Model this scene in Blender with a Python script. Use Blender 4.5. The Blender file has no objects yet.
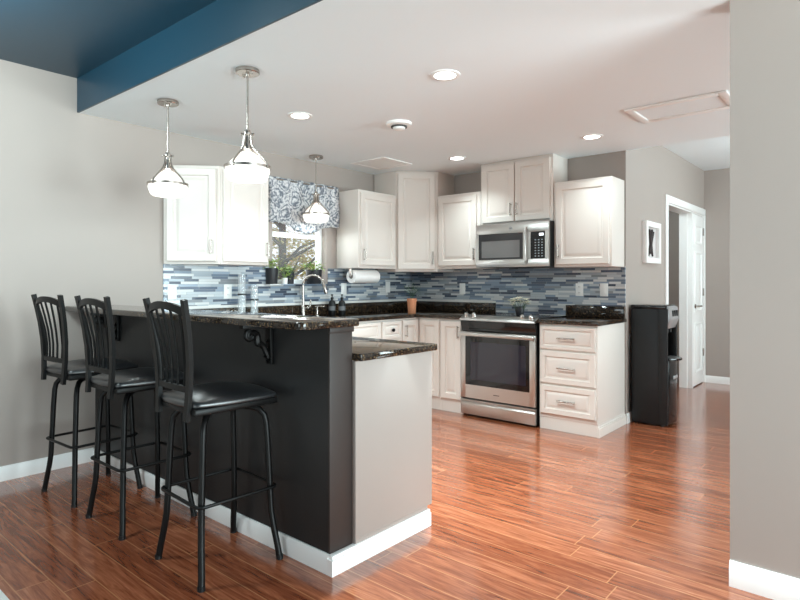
import bpy, bmesh, math, random
from mathutils import Matrix, Vector
random.seed(7)
sc = bpy.context.scene
COL = sc.collection
R = math.radians

# ------------------------------------------------------------------ camera
cam_data = bpy.data.cameras.new('camera')
cam = bpy.data.objects.new('camera', cam_data)
COL.objects.link(cam)
cam.location = (0, 0, 1.222)
cam.rotation_euler = (R(90), 0, R(40.53))
cam_data.sensor_width = 36
cam_data.lens = 573.86 * 36 / 800
cam_data.shift_y = -17.33 / 800
cam_data.clip_start = 0.05
sc.camera = cam

# ------------------------------------------------------------------ exposure, sky, daylight
vs = sc.view_settings
vs.view_transform = 'Standard'
vs.look = 'None'
vs.gamma = 1
vs.use_curve_mapping = False
vs.exposure = 0.37
sc.cycles.use_denoising = True
sc.cycles.max_bounces = 10
sc.cycles.diffuse_bounces = 6
sc.cycles.sample_clamp_indirect = 8
sc.cycles.caustics_reflective = False
sc.cycles.caustics_refractive = False

world = bpy.data.worlds.new('world')
sc.world = world
world.use_nodes = True
bg = world.node_tree.nodes['Background']
bg.inputs[0].default_value = (0.86, 0.93, 1.0, 1)
bg.inputs[1].default_value = 1.1


def lamp(name, kind, loc, power, color=(1, 1, 1), **kw):
    d = bpy.data.lights.new(name, kind)
    d.energy = power
    d.color = color
    for k, v in kw.items():
        if k != 'rot':
            setattr(d, k, v)
    o = bpy.data.objects.new(name, d)
    o.location = loc
    o.rotation_euler = kw.get('rot', (0, 0, 0))
    COL.objects.link(o)
    return o


WARM = (0.81, 0.98, 1.0)
DAY = (0.79, 0.97, 1.0)
# added area lights at invented, unseen windows behind and right of the camera
lamp('added_light_rear', 'AREA', (-1.4, -3.36, 1.25), 34, DAY, shape='RECTANGLE', size=2.3, size_y=1.9, rot=(R(78), 0, 0))
lamp('added_light_side', 'AREA', (3.06, 1.25, 1.25), 235, DAY, shape='RECTANGLE', size=2.4, size_y=1.9, rot=(R(82), 0, R(90)))
lamp('added_light_dining', 'AREA', (3.06, 5.2, 1.35), 175, DAY, shape='RECTANGLE', size=1.9, size_y=1.7, rot=(R(122), 0, R(90)))
# daylight at the kitchen window
lamp('daylight_kitchen_window', 'AREA', (-4.42, 3.45, 1.66), 4, (0.95, 0.98, 1.0), shape='RECTANGLE', size=0.6, size_y=0.8, rot=(R(90), 0, R(-90)))

CAN_POWER, PENDANT_POWER, HALL_POWER = (46, 8, 4.5, 4), 4, 12
LIVING_POWER = 62

# ------------------------------------------------------------------ helpers


def srgb(r, g, b):
    f = lambda c: ((c / 255 + 0.055) / 1.055) ** 2.4 if c > 10 else c / 255 / 12.92
    return (f(r), f(g), f(b), 1)


def material(name, color=None, rough=0.5, metal=0.0, **kw):
    m = bpy.data.materials.new(name)
    m.use_nodes = True
    p = m.node_tree.nodes['Principled BSDF']
    if color:
        p.inputs['Base Color'].default_value = color
    p.inputs['Roughness'].default_value = rough
    p.inputs['Metallic'].default_value = metal
    for k, v in kw.items():
        p.inputs[k].default_value = v
    return m


class Graph:
    def __init__(self, m):
        self.m = m
        self.nt = m.node_tree
        self.p = self.nt.nodes['Principled BSDF']

    def n(self, t, props=None, **ins):
        nd = self.nt.nodes.new(t)
        for k, v in (props or {}).items():
            setattr(nd, k, v)
        for k, v in ins.items():
            key = int(k[1:]) if k[0] == 'i' and k[1:].isdigit() else k.replace('_', ' ')
            s = nd.inputs[key]
            if hasattr(v, 'is_output'):
                self.nt.links.new(v, s)
            else:
                s.default_value = v
        return nd

    def math(self, op, a, b=0.0):
        return self.n('ShaderNodeMath', {'operation': op}, i0=a, i1=b).outputs[0]

    def ramp(self, fac, stops, interp='LINEAR'):
        nd = self.n('ShaderNodeValToRGB', None, Fac=fac)
        cr = nd.color_ramp
        cr.interpolation = interp
        while len(cr.elements) < len(stops):
            cr.elements.new(0.5)
        for e, (pos, c) in zip(cr.elements, stops):
            e.position = pos
            e.color = c
        return nd.outputs[0]

    def coord(self):
        return self.n('ShaderNodeTexCoord').outputs['Object']

    def set(self, name, v):
        self.nt.links.new(v, self.p.inputs[name])

    def bump(self, h, strength, dist=0.01):
        b = self.n('ShaderNodeBump', None, Height=h, Strength=strength, Distance=dist)
        self.set('Normal', b.outputs[0])


class MB:
    def __init__(self):
        self.bm = bmesh.new()

    def box(self, x0, x1, y0, y1, z0, z1, bev=0.0, M=None, seg=2):
        t = bmesh.new()
        bmesh.ops.create_cube(t, size=1)
        for v in t.verts:
            v.co = Vector((x0 + (v.co.x + .5) * (x1 - x0), y0 + (v.co.y + .5) * (y1 - y0), z0 + (v.co.z + .5) * (z1 - z0)))
        if bev > 0:
            bmesh.ops.bevel(t, geom=t.edges[:], offset=bev, segments=seg, affect='EDGES', profile=0.5)
        self.merge(t, M)
        return self

    def merge(self, t, M=None):
        if M is not None:
            bmesh.ops.transform(t, matrix=M, verts=t.verts)
        mp = {v: self.bm.verts.new(v.co) for v in t.verts}
        for f in t.faces:
            try:
                self.bm.faces.new([mp[v] for v in f.verts])
            except ValueError:
                pass
        t.free()

    def lathe(self, prof, seg=32, M=None, closed=False):
        t = bmesh.new()
        rings = []
        for r, z in prof:
            if r < 1e-6:
                rings.append([t.verts.new((0, 0, z))])
            else:
                rings.append([t.verts.new((r * math.cos(2 * math.pi * k / seg), r * math.sin(2 * math.pi * k / seg), z)) for k in range(seg)])
        pairs = list(zip(rings, rings[1:]))
        if closed:
            pairs.append((rings[-1], rings[0]))
        for a, b in pairs:
            for k in range(seg):
                k2 = (k + 1) % seg
                if len(a) == 1 and len(b) == 1:
                    continue
                if len(a) == 1:
                    t.faces.new((a[0], b[k2], b[k]))
                elif len(b) == 1:
                    t.faces.new((a[k], a[k2], b[0]))
                else:
                    t.faces.new((a[k], a[k2], b[k2], b[k]))
        self.merge(t, M)
        return self

    def cyl(self, p, r, h, seg=24, axis='z', bev=0.0):
        A = {'z': Matrix(), 'x': Matrix.Rotation(R(90), 4, 'Y'), 'y': Matrix.Rotation(R(-90), 4, 'X')}[axis]
        M = Matrix.Translation(p) @ A
        b = bev
        self.lathe([(0, 0), (r - b, 0), (r, b), (r, h - b), (r - b, h), (0, h)] if b else [(0, 0), (r, 0), (r, h), (0, h)], seg, M)
        return self

    def tube(self, pts, r, seg=10, closed=False, rect=None):
        pts = [Vector(p) for p in pts]
        n = len(pts)
        t = bmesh.new()
        rings = []
        up = None
        for i, p in enumerate(pts):
            if closed:
                d = (pts[(i + 1) % n] - pts[i - 1]).normalized()
            else:
                d = (pts[min(i + 1, n - 1)] - pts[max(i - 1, 0)]).normalized()
            if up is None:
                ref = Vector((0, 0, 1)) if abs(d.z) < .9 else Vector((0, 1, 0))
                up = (ref - d * ref.dot(d)).normalized()
            else:
                up = (up - d * up.dot(d)).normalized()
            side = d.cross(up)
            rr = r[i] if isinstance(r, (list, tuple)) else r
            if rect:
                w, h = rect
                offs = [(w / 2, h / 2), (-w / 2, h / 2), (-w / 2, -h / 2), (w / 2, -h / 2)]
                rings.append([t.verts.new(p + side * a + up * b) for a, b in offs])
            else:
                rings.append([t.verts.new(p + (side * math.cos(2 * math.pi * k / seg) + up * math.sin(2 * math.pi * k / seg)) * rr) for k in range(seg)])
        m = len(rings[0])
        for i in range(n if closed else n - 1):
            a, b = rings[i], rings[(i + 1) % n]
            for k in range(m):
                t.faces.new((a[k], a[(k + 1) % m], b[(k + 1) % m], b[k]))
        if not closed:
            t.faces.new(rings[0][::-1])
            t.faces.new(rings[-1])
        self.merge(t)
        return self

    def prism(self, poly, h0, h1, M=None, bev=0.0):
        """polygon in the local xy plane extruded along local z"""
        t = bmesh.new()
        a = [t.verts.new((x, y, h0)) for x, y in poly]
        b = [t.verts.new((x, y, h1)) for x, y in poly]
        n = len(poly)
        t.faces.new(a[::-1])
        t.faces.new(b)
        for i in range(n):
            t.faces.new((a[i], a[(i + 1) % n], b[(i + 1) % n], b[i]))
        bmesh.ops.recalc_face_normals(t, faces=t.faces)
        if bev:
            bmesh.ops.bevel(t, geom=t.edges[:], offset=bev, segments=2, affect='EDGES', profile=0.5)
        self.merge(t, M)
        return self

    def nest(self, w, h, loops, M, x0=0.0, y0=0.0):
        """rectangle built of nested loops (inset, height): raised-panel work"""
        t = bmesh.new()
        rs = []
        for ins, d in loops:
            rs.append([t.verts.new(c) for c in ((x0 + ins, y0 + ins, d), (x0 + w - ins, y0 + ins, d), (x0 + w - ins, y0 + h - ins, d), (x0 + ins, y0 + h - ins, d))])
        t.faces.new(rs[0][::-1])
        for a, b in zip(rs, rs[1:]):
            for k in range(4):
                t.faces.new((a[k], a[(k + 1) % 4], b[(k + 1) % 4], b[k]))
        t.faces.new(rs[-1])
        self.merge(t, M)
        return self

    def build(self, name, mat, parent=None, smooth=True, angle=38, recalc=True):
        bm = self.bm
        if recalc:
            bmesh.ops.recalc_face_normals(bm, faces=bm.faces)
        for f in bm.faces:
            f.smooth = smooth
        if smooth:
            for e in bm.edges:
                if len(e.link_faces) == 2 and e.calc_face_angle(0) > R(angle):
                    e.smooth = False
        root = parent
        while root is not None and root.parent is not None:
            root = root.parent
        if root is not None:
            bmesh.ops.translate(bm, vec=-root.location, verts=bm.verts)
        me = bpy.data.meshes.new(name)
        bm.to_mesh(me)
        bm.free()
        me.materials.append(mat)
        o = bpy.data.objects.new(name, me)
        COL.objects.link(o)
        if parent is not None:
            o.parent = parent
        return o


def tag(o, label=None, cat=None, group=None, kind=None):
    if label:
        o['label'] = label
    if cat:
        o['category'] = cat
    if group:
        o['group'] = group
    if kind:
        o['kind'] = kind
    return o


def thing(name, label, cat, loc=(0, 0, 0), group=None):
    o = bpy.data.objects.new(name, None)
    o.empty_display_size = 0.05
    o.location = loc
    COL.objects.link(o)
    return tag(o, label, cat, group)


def struct(name, mb, mat, label=None, smooth=True):
    return tag(mb.build(name, mat, smooth=smooth), label=label, kind='structure')


def children(o):
    return [c for c in bpy.data.objects if c.parent == o]


def copy_tree(o, parent=None):
    c = o.copy()
    COL.objects.link(c)
    if parent is not None:
        c.parent = parent
    for ch in children(o):
        copy_tree(ch, c)
    return c


def face(origin, n):
    """matrix for a front: local x = width, y = up, z = outward normal n"""
    n = Vector(n).normalized()
    up = Vector((0, 0, 1))
    u = up.cross(n)
    M = Matrix.Identity(4)
    for i in range(3):
        M[i][0], M[i][1], M[i][2], M[i][3] = u[i], up[i], n[i], origin[i]
    return M


# ------------------------------------------------------------------ materials
def paint(name, rgb, rough=0.6, bump=0.04):
    m = material(name, srgb(*rgb), rough)
    g = Graph(m)
    nz = g.n('ShaderNodeTexNoise', None, Vector=g.coord(), Scale=160.0, Detail=3.0)
    g.bump(nz.outputs[0], bump, 0.003)
    return m


M_WALL = paint('wall_paint_grey', (163, 152, 145), 0.55)
M_CEIL = paint('ceiling_paint_white', (236, 243, 246), 0.7)
M_BLUE = paint('ceiling_paint_blue', (20, 58, 76), 0.36)
M_TRIM = material('trim_paint_white', srgb(240, 239, 237), 0.35)
M_CAB = material('cabinet_paint_white', srgb(221, 213, 206), 0.42)
M_CHAR = paint('bar_paint_charcoal', (26, 26, 27), 0.45, 0.08)
M_BROWN = paint('bar_end_brown', (45, 36, 33), 0.5, 0.08)
M_PANEL = material('end_panel_grey', srgb(156, 145, 139), 0.42)
M_STEEL = material('brushed_steel', srgb(196, 192, 188), 0.28, 1.0)
M_NICKEL = material('brushed_nickel', srgb(178, 170, 163), 0.27, 1.0)
M_BLACKM = material('black_metal', srgb(13, 12, 12), 0.42, **{'Specular IOR Level': 0.22})
M_VINYL = material('black_vinyl', srgb(30, 30, 32), 0.33, **{'Specular IOR Level': 1.0})
M_BLACKG = material('black_glass', srgb(10, 10, 12), 0.06)
M_BLACKP = material('black_plastic', srgb(20, 20, 21), 0.42, **{'Specular IOR Level': 0.35})
M_GLOSSP = material('gloss_black_plastic', srgb(14, 14, 16), 0.12)
M_SILVERP = material('silver_plastic', srgb(178, 178, 180), 0.3, 0.6)
M_PLATE = material('white_plastic', srgb(242, 242, 240), 0.35)
M_SLOT = material('dark_slot', srgb(60, 58, 56), 0.6)
M_PAPER = material('paper_white', srgb(244, 242, 240), 0.9)
M_CARD = material('cardboard_core', srgb(120, 96, 74), 0.9)
M_TERRA = material('terracotta', srgb(206, 140, 104), 0.85)
M_SOIL = material('potting_soil', srgb(52, 40, 32), 0.95)
M_PETAL = material('white_petal', srgb(244, 240, 226), 0.7)
M_RUG = paint('rug_white', (235, 233, 228), 0.95, 0.3)
M_POT = material('black_pot', srgb(34, 34, 38), 0.5)
M_RED = material('oven_interior', srgb(64, 50, 58), 0.5)
M_SHELL = material('sash_vinyl_white', srgb(244, 244, 242), 0.4)

# wooden laminate floor
M_FLOOR = material('laminate_floor', rough=0.2)
g = Graph(M_FLOOR)
co = g.coord()
sx = g.n('ShaderNodeSeparateXYZ', None, Vector=co)
X, Y = sx.outputs[0], sx.outputs[1]
PW, PL = 0.122, 1.22
yr = g.math('DIVIDE', g.math('ADD', Y, 10.0), PW)
row = g.math('FLOOR', yr)
rowr = g.n('ShaderNodeTexWhiteNoise', {'noise_dimensions': '1D'}, W=row).outputs[0]
xr = g.math('ADD', g.math('DIVIDE', g.math('ADD', X, 10.0), PL), g.math('MULTIPLY', rowr, 7.3))
colm = g.math('FLOOR', xr)
cell = g.n('ShaderNodeTexWhiteNoise', {'noise_dimensions': '2D'}, Vector=g.n('ShaderNodeCombineXYZ', None, X=row, Y=colm).outputs[0])
off = g.n('ShaderNodeVectorMath', {'operation': 'SCALE'}, i0=cell.outputs[1], Scale=9.0).outputs[0]
gv = g.n('ShaderNodeVectorMath', {'operation': 'ADD'}, i0=g.n('ShaderNodeVectorMath', {'operation': 'MULTIPLY'}, i0=co, i1=(1.6, 17.0, 1.0)).outputs[0], i1=off).outputs[0]
grain = g.n('ShaderNodeTexNoise', None, Vector=gv, Scale=1.6, Detail=7.0, Roughness=0.65, Distortion=1.5).outputs[0]
fine = g.n('ShaderNodeTexNoise', None, Vector=g.n('ShaderNodeVectorMath', {'operation': 'MULTIPLY'}, i0=co, i1=(8.0, 160.0, 1.0)).outputs[0], Scale=1.0, Detail=4.0).outputs[0]
mixv = g.math('ADD', g.math('MULTIPLY', grain, 0.72), g.math('ADD', g.math('MULTIPLY', fine, 0.2), g.math('MULTIPLY', cell.outputs[0], 0.10)))
wood = g.ramp(mixv, [(0.32, srgb(86, 38, 20)), (0.47, srgb(134, 71, 45)), (0.60, srgb(164, 97, 66)), (0.72, srgb(194, 130, 98))])
fy = g.math('FRACT', yr)
fx = g.math('FRACT', xr)
ey = g.math('MINIMUM', fy, g.math('SUBTRACT', 1.0, fy))
ex = g.math('MINIMUM', fx, g.math('SUBTRACT', 1.0, fx))
seam = g.math('MAXIMUM', g.math('LESS_THAN', ey, 0.02), g.math('LESS_THAN', ex, 0.002))
mx = g.n('ShaderNodeMix', {'data_type': 'RGBA'}, i0=g.math('MULTIPLY', seam, 0.5), i6=wood, i7=srgb(206, 146, 100))
g.set('Base Color', mx.outputs[2])
g.set('Roughness', g.math('ADD', 0.14, g.math('MULTIPLY', fine, 0.12)))
g.bump(g.math('SUBTRACT', g.math('MULTIPLY', fine, 0.25), seam), 0.18, 0.0012)
M_FLOOR.node_tree.nodes['Principled BSDF'].inputs['Coat Weight'].default_value = 0.6
M_FLOOR.node_tree.nodes['Principled BSDF'].inputs['Coat Roughness'].default_value = 0.12

# dark speckled granite
M_GRANITE = material('dark_granite', rough=0.07)
g = Graph(M_GRANITE)
co = g.coord()
n1 = g.n('ShaderNodeTexNoise', None, Vector=co, Scale=95.0, Detail=5.0, Roughness=0.65).outputs[0]
v1 = g.n('ShaderNodeTexVoronoi', None, Vector=co, Scale=160.0).outputs['Color']
v1s = g.n('ShaderNodeSeparateColor', None, Color=v1).outputs[0]
base = g.ramp(n1, [(0.38, srgb(20, 17, 15)), (0.50, srgb(38, 30, 25)), (0.62, srgb(62, 49, 38)), (0.75, srgb(92, 76, 60))])
spk = g.n('ShaderNodeMix', {'data_type': 'RGBA'}, i0=g.math('MULTIPLY', g.math('GREATER_THAN', v1s, 0.9), 0.4), i6=base, i7=srgb(138, 112, 78))
g.set('Base Color', spk.outputs[2])

# linear glass mosaic
M_TILE = material('glass_mosaic_tile', rough=0.15)
g = Graph(M_TILE)
co = g.coord()
sx = g.n('ShaderNodeSeparateXYZ', None, Vector=co)
U = g.math('ADD', g.math('ADD', sx.outputs[0], sx.outputs[1]), 20.0)
vr = g.math('DIVIDE', sx.outputs[2], 0.0205)
row = g.math('FLOOR', vr)
fr = g.math('FRACT', vr)
rw = g.n('ShaderNodeTexWhiteNoise', {'noise_dimensions': '1D'}, W=row).outputs[0]
W = g.math('ADD', g.math('MULTIPLY', U, 7.0), g.math('MULTIPLY', rw, 731.0))
vc = g.n('ShaderNodeTexVoronoi', {'voronoi_dimensions': '1D', 'feature': 'F1'}, W=W, Scale=1.0, Randomness=0.9).outputs['Color']
vd = g.n('ShaderNodeTexVoronoi', {'voronoi_dimensions': '1D', 'feature': 'DISTANCE_TO_EDGE'}, W=W, Scale=1.0, Randomness=0.9).outputs['Distance']
cs = g.n('ShaderNodeSeparateColor', None, Color=vc)
tcol = g.ramp(cs.outputs[0], [(0.0, srgb(70, 80, 96)), (0.12, srgb(214, 216, 216)), (0.28, srgb(112, 128, 146)), (0.42, srgb(166, 176, 185)),
                              (0.56, srgb(88, 102, 122)), (0.68, srgb(190, 197, 202)), (0.80, srgb(136, 141, 146)), (0.90, srgb(142, 158, 176))], 'CONSTANT')
gro = g.math('MAXIMUM', g.math('LESS_THAN', fr, 0.08), g.math('LESS_THAN', vd, 0.008))
mx = g.n('ShaderNodeMix', {'data_type': 'RGBA'}, i0=gro, i6=tcol, i7=srgb(164, 165, 167))
g.set('Base Color', mx.outputs[2])
g.set('Roughness', g.math('ADD', 0.12, g.math('MULTIPLY', cs.outputs[1], 0.25)))
g.bump(g.math('SUBTRACT', g.math('MULTIPLY', cs.outputs[2], 0.5), gro), 0.35, 0.002)

# damask-like fabric of the valance
M_FAB = material('patterned_fabric', rough=0.9)
g = Graph(M_FAB)
co = g.coord()
wn = g.n('ShaderNodeTexNoise', None, Vector=co, Scale=14.0, Detail=3.0)
wv = g.n('ShaderNodeVectorMath', {'operation': 'ADD'}, i0=co, i1=g.n('ShaderNodeVectorMath', {'operation': 'SCALE'}, i0=wn.outputs[1], Scale=0.12).outputs[0]).outputs[0]
s2 = g.n('ShaderNodeSeparateXYZ', None, Vector=wv)
a = g.math('SINE', g.math('MULTIPLY', s2.outputs[1], 30.0))
b = g.math('SINE', g.math('MULTIPLY', s2.outputs[2], 24.0))
og = g.math('ABSOLUTE', g.math('ADD', a, b))
rings_ = g.math('SINE', g.math('MULTIPLY', og, 7.0))
nf = g.n('ShaderNodeTexNoise', None, Vector=co, Scale=55.0, Detail=3.0).outputs[0]
k = g.math('ADD', g.math('MULTIPLY', rings_, 0.16), nf)
g.set('Base Color', g.ramp(k, [(0.34, srgb(112, 119, 130)), (0.48, srgb(160, 165, 173)), (0.60, srgb(204, 205, 208)), (0.7, srgb(222, 222, 224))]))

M_STEELB = M_STEEL
g = Graph(M_STEEL)
nz = g.n('ShaderNodeTexNoise', None, Vector=g.n('ShaderNodeVectorMath', {'operation': 'MULTIPLY'}, i0=g.coord(), i1=(6.0, 6.0, 900.0)).outputs[0], Scale=1.0, Detail=2.0).outputs[0]
g.set('Roughness', g.math('ADD', 0.26, g.math('MULTIPLY', nz, 0.08)))


def leafy(name, stops):
    m = material(name, rough=0.6)
    g = Graph(m)
    n = g.n('ShaderNodeTexNoise', None, Vector=g.coord(), Scale=14.0, Detail=2.0).outputs[0]
    g.set('Base Color', g.ramp(n, stops))
    return m


M_LEAF = leafy('houseplant_leaf', [(0.35, srgb(74, 112, 44)), (0.5, srgb(132, 164, 74)), (0.65, srgb(188, 200, 118))])
M_FERN = leafy('dark_houseplant_leaf', [(0.35, srgb(48, 74, 52)), (0.65, srgb(96, 122, 92))])
M_AUT = leafy('autumn_leaf', [(0.36, srgb(150, 120, 60)), (0.46, srgb(206, 160, 84)), (0.56, srgb(168, 172, 92)), (0.66, srgb(222, 196, 140))])
M_BARK = material('tree_bark', srgb(70, 58, 50), 0.9)
M_GRASS = material('lawn', srgb(140, 150, 90), 0.95)


def emitter(name, color, strength):
    m = bpy.data.materials.new(name)
    m.use_nodes = True
    nt = m.node_tree
    nt.nodes.remove(nt.nodes['Principled BSDF'])
    e = nt.nodes.new('ShaderNodeEmission')
    e.inputs[0].default_value = color
    e.inputs[1].default_value = strength
    nt.links.new(e.outputs[0], nt.nodes['Material Output'].inputs[0])
    return m


M_LENS = emitter('lit_lens', (1, 0.96, 0.92, 1), 9.0)
M_BULB = emitter('lit_bulb', (1, 0.95, 0.88, 1), 9.0)
M_DISP = emitter('lit_display', (0.9, 0.95, 1, 1), 1.6)


def clear(name, tint, mixf, rough=0.02, emit=0.0):
    """thin clear glass: mostly see-through with a glossy coat"""
    m = bpy.data.materials.new(name)
    m.use_nodes = True
    nt = m.node_tree
    p = nt.nodes['Principled BSDF']
    p.inputs['Base Color'].default_value = tint
    p.inputs['Roughness'].default_value = rough
    t = nt.nodes.new('ShaderNodeBsdfTransparent')
    mx = nt.nodes.new('ShaderNodeMixShader')
    mx.inputs[0].default_value = mixf
    nt.links.new(t.outputs[0], mx.inputs[1])
    nt.links.new(p.outputs[0], mx.inputs[2])
    nt.links.new(mx.outputs[0], nt.nodes['Material Output'].inputs[0])
    if emit:
        p.inputs['Emission Color'].default_value = (1, 0.96, 0.9, 1)
        p.inputs['Emission Strength'].default_value = emit
    return m


M_PANE = clear('window_pane', (1, 1, 1, 1), 0.06)
M_CLEAR = clear('clear_glass', srgb(235, 240, 242), 0.22)
M_SHADE = clear('lit_ribbed_glass', srgb(245, 243, 238), 0.75, 0.3, 0.40)

# ------------------------------------------------------------------ setting
XW, YB, XC, YH = -4.163, 5.05, -1.745, 7.80      # window wall, range wall, hall wall, hall end
ZC, ZL = 2.368, 2.597                            # kitchen ceiling, living room / hall ceiling
YBM = 1.535                                      # beam line
WY0, WY1, WZ0, WZ1 = 3.13, 3.77, 1.205, 2.08     # kitchen window opening
T = 0.14

struct('floor', MB().box(XW - T, 3.2, -3.5, 8.0, -0.1, 0), M_FLOOR, smooth=False)
w = MB()
w.box(XW - T, XW, -3.5, WY0, 0, ZL).box(XW - T, XW, WY1, YB + T, 0, ZL).box(XW - T, XW, WY0, WY1, 0, WZ0).box(XW - T, XW, WY0, WY1, WZ1, ZL)
struct('wall_left', w, M_WALL, smooth=False)
struct('wall_back', MB().box(XW, XC, YB, YB + T, 0, ZL), M_WALL, smooth=False)
DY0, DY1, DZ = 6.255, 7.765, 2.045
w = MB()
w.box(XC - T, XC, YB + T, DY0, 0, ZL).box(XC - T, XC, DY0, DY1, DZ, ZL).box(XC - T, XC, DY1, YH, 0, ZL)
struct('wall_hall', w, M_WALL, smooth=False)
struct('wall_hall_end', MB().box(-3.4, 3.2, YH, YH + T, 0, ZL), M_WALL, smooth=False)
struct('wall_right', MB().box(-0.495, 3.2, 2.635, 2.635 + T, 0, ZC), M_WALL, smooth=False)
struct('wall_closet', MB().box(-3.4, -3.3, YB + T, YH, 0, ZL), M_WALL, smooth=False)
w = MB()
w.box(XW, 3.2, -3.5, -3.4, 0, 0.2).box(XW, 3.2, -3.5, -3.4, 2.3, ZL).box(XW, -2.6, -3.5, -3.4, 0.2, 2.3).box(-0.2, 3.2, -3.5, -3.4, 0.2, 2.3)
struct('wall_rear', w, M_WALL, smooth=False)
w = MB()
w.box(3.1, 3.2, -3.4, 0.0, 0, ZL).box(3.1, 3.2, 2.6, 4.2, 0, ZL).box(3.1, 3.2, 6.2, YH, 0, ZL)
for a_, b_ in ((0.0, 2.6), (4.2, 6.2)):
    w.box(3.1, 3.2, a_, b_, 0, 0.2).box(3.1, 3.2, a_, b_, 2.3, ZL)
struct('wall_far_right', w, M_WALL, smooth=False)
YBR = YBM + 0.092                                # the beam runs very slightly askew
struct('ceiling', MB().prism([(XW, YBM), (3.1, YBR), (3.1, YB + 0.02), (XW, YB + 0.02)], ZC, ZC + 0.1), M_CEIL, smooth=False)
struct('ceiling_hall', MB().box(-3.4, 3.1, YB + 0.02, YH, ZL, ZL + 0.1), M_CEIL, smooth=False)
struct('ceiling_living', MB().prism([(XW, -3.4), (3.1, -3.4), (3.1, YBR), (XW, YBM)], ZL, ZL + 0.1), M_BLUE, smooth=False)
struct('beam_face', MB().prism([(XW, YBM - 0.012), (3.1, YBR - 0.012), (3.1, YBR), (XW, YBM)], ZC - 0.001, ZL), M_BLUE, smooth=False)

# bar pony wall, its end cap coloured browner than the charcoal front
PX, PY0, PY1 = -1.79, 1.64, 1.772
struct('wall_bar', MB().box(XW, PX - 0.012, PY0 + 0.0, PY1, 0, 1.034), M_CHAR, smooth=False)
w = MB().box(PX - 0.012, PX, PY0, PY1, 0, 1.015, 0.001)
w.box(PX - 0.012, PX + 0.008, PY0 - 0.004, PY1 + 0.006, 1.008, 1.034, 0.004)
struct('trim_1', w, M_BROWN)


def board(mb, x0, y0, x1, y1, h=0.08, t=0.014):
    """baseboard between two floor points, its thickness to the left of the direction"""
    d = Vector((x1 - x0, y1 - y0, 0))
    L = d.length
    d.normalize()
    n = Vector((-d.y, d.x, 0))
    M = Matrix.Identity(4)
    for i in range(3):
        M[i][0], M[i][1], M[i][2], M[i][3] = n[i], (0, 0, 1)[i], d[i], (x0, y0, 0)[i]
    mb.prism([(0, 0), (t, 0), (t, h * 0.78), (t * 0.45, h), (0, h)], 0, L, M)
    return mb


struct('baseboard_left', board(MB(), XW, PY0 - 0.014, XW, -3.4, h=0.09), M_TRIM)
b = MB()
board(b, PX, PY0, XW, PY0, t=0.016, h=0.082)
board(b, PX, 2.296, PX, PY0 - 0.016, t=-0.0, h=0.08) if False else None
b.box(PX, PX + 0.032, PY0 - 0.016, 2.298, 0, 0.066).box(PX, PX + 0.026, PY0 - 0.009, 2.298, 0.066, 0.082, 0.002)
struct('baseboard_bar', b, M_TRIM)
struct('baseboard_right', board(board(MB(), 3.1, 2.635, -0.495, 2.635, t=0.018, h=0.1), -0.495, 2.635 + T, -0.495, 2.617, t=0.016, h=0.1) if False else board(MB(), 3.1, 2.635, -0.495, 2.635, t=0.018, h=0.1), M_TRIM)
struct('baseboard_hall', board(MB(), XC, DY0 - 0.075, XC, YB - 0.0, h=0.085, t=0.014), M_TRIM)
struct('baseboard_hall_end', board(MB(), 3.1, YH, XC, YH, h=0.085, t=0.014), M_TRIM)

# tile backsplash with its pale bottom trim, on both walls
ZT0, ZT1 = 1.0165, 1.362
w = MB()
w.box(XW, XW + 0.008, 2.124, YB, ZT0, WZ0 - 0.003).box(XW, XW + 0.008, 2.124, 3.115, WZ0 - 0.003, ZT1).box(XW, XW + 0.008, 3.785, YB, WZ0 - 0.003, ZT1)
struct('backsplash_left', w, M_TILE, smooth=False)
w = MB()
w.box(XW + 0.008, XC, YB - 0.008, YB, ZT0, ZT1).box(-3.035, -2.285, YB - 0.008, YB, 0.9, ZT0)
struct('backsplash_back', w, M_TILE, smooth=False)
w = MB()
w.box(XW + 0.008, XW + 0.016, 2.124, YB - 0.008, ZT0, ZT0 + 0.022).box(XW + 0.016, -3.035, YB - 0.016, YB - 0.008, ZT0, ZT0 + 0.022)
struct('trim_2', w, material('tile_edge_white', srgb(226, 224, 220), 0.3), smooth=False)

# kitchen window
GX = XW - 0.085
w = MB()
for (y0, y1, z0, z1) in ((WY0, WY0 + 0.045, WZ0, WZ1), (WY1 - 0.045, WY1, WZ0, WZ1), (WY0 + .045, WY1 - .045, WZ0, WZ0 + 0.045), (WY0 + .045, WY1 - .045, WZ1 - 0.045, WZ1), (WY0 + .045, WY1 - .045, 1.64, 1.685)):
    w.box(GX - 0.03, GX + 0.02, y0, y1, z0, z1, 0.003)
win = struct('window_1', w, M_SHELL)
MB().box(GX - 0.006, GX - 0.002, WY0 + 0.04, WY1 - 0.04, WZ0 + 0.04, WZ1 - 0.04).build('pane', M_PANE, win)
MB().box(GX + 0.02, XW + 0.105, WY0 - 0.10, WY1 + 0.02, WZ0 - 0.003, WZ0 + 0.004, 0.001).build('window_sill', M_TILE, win)
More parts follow.
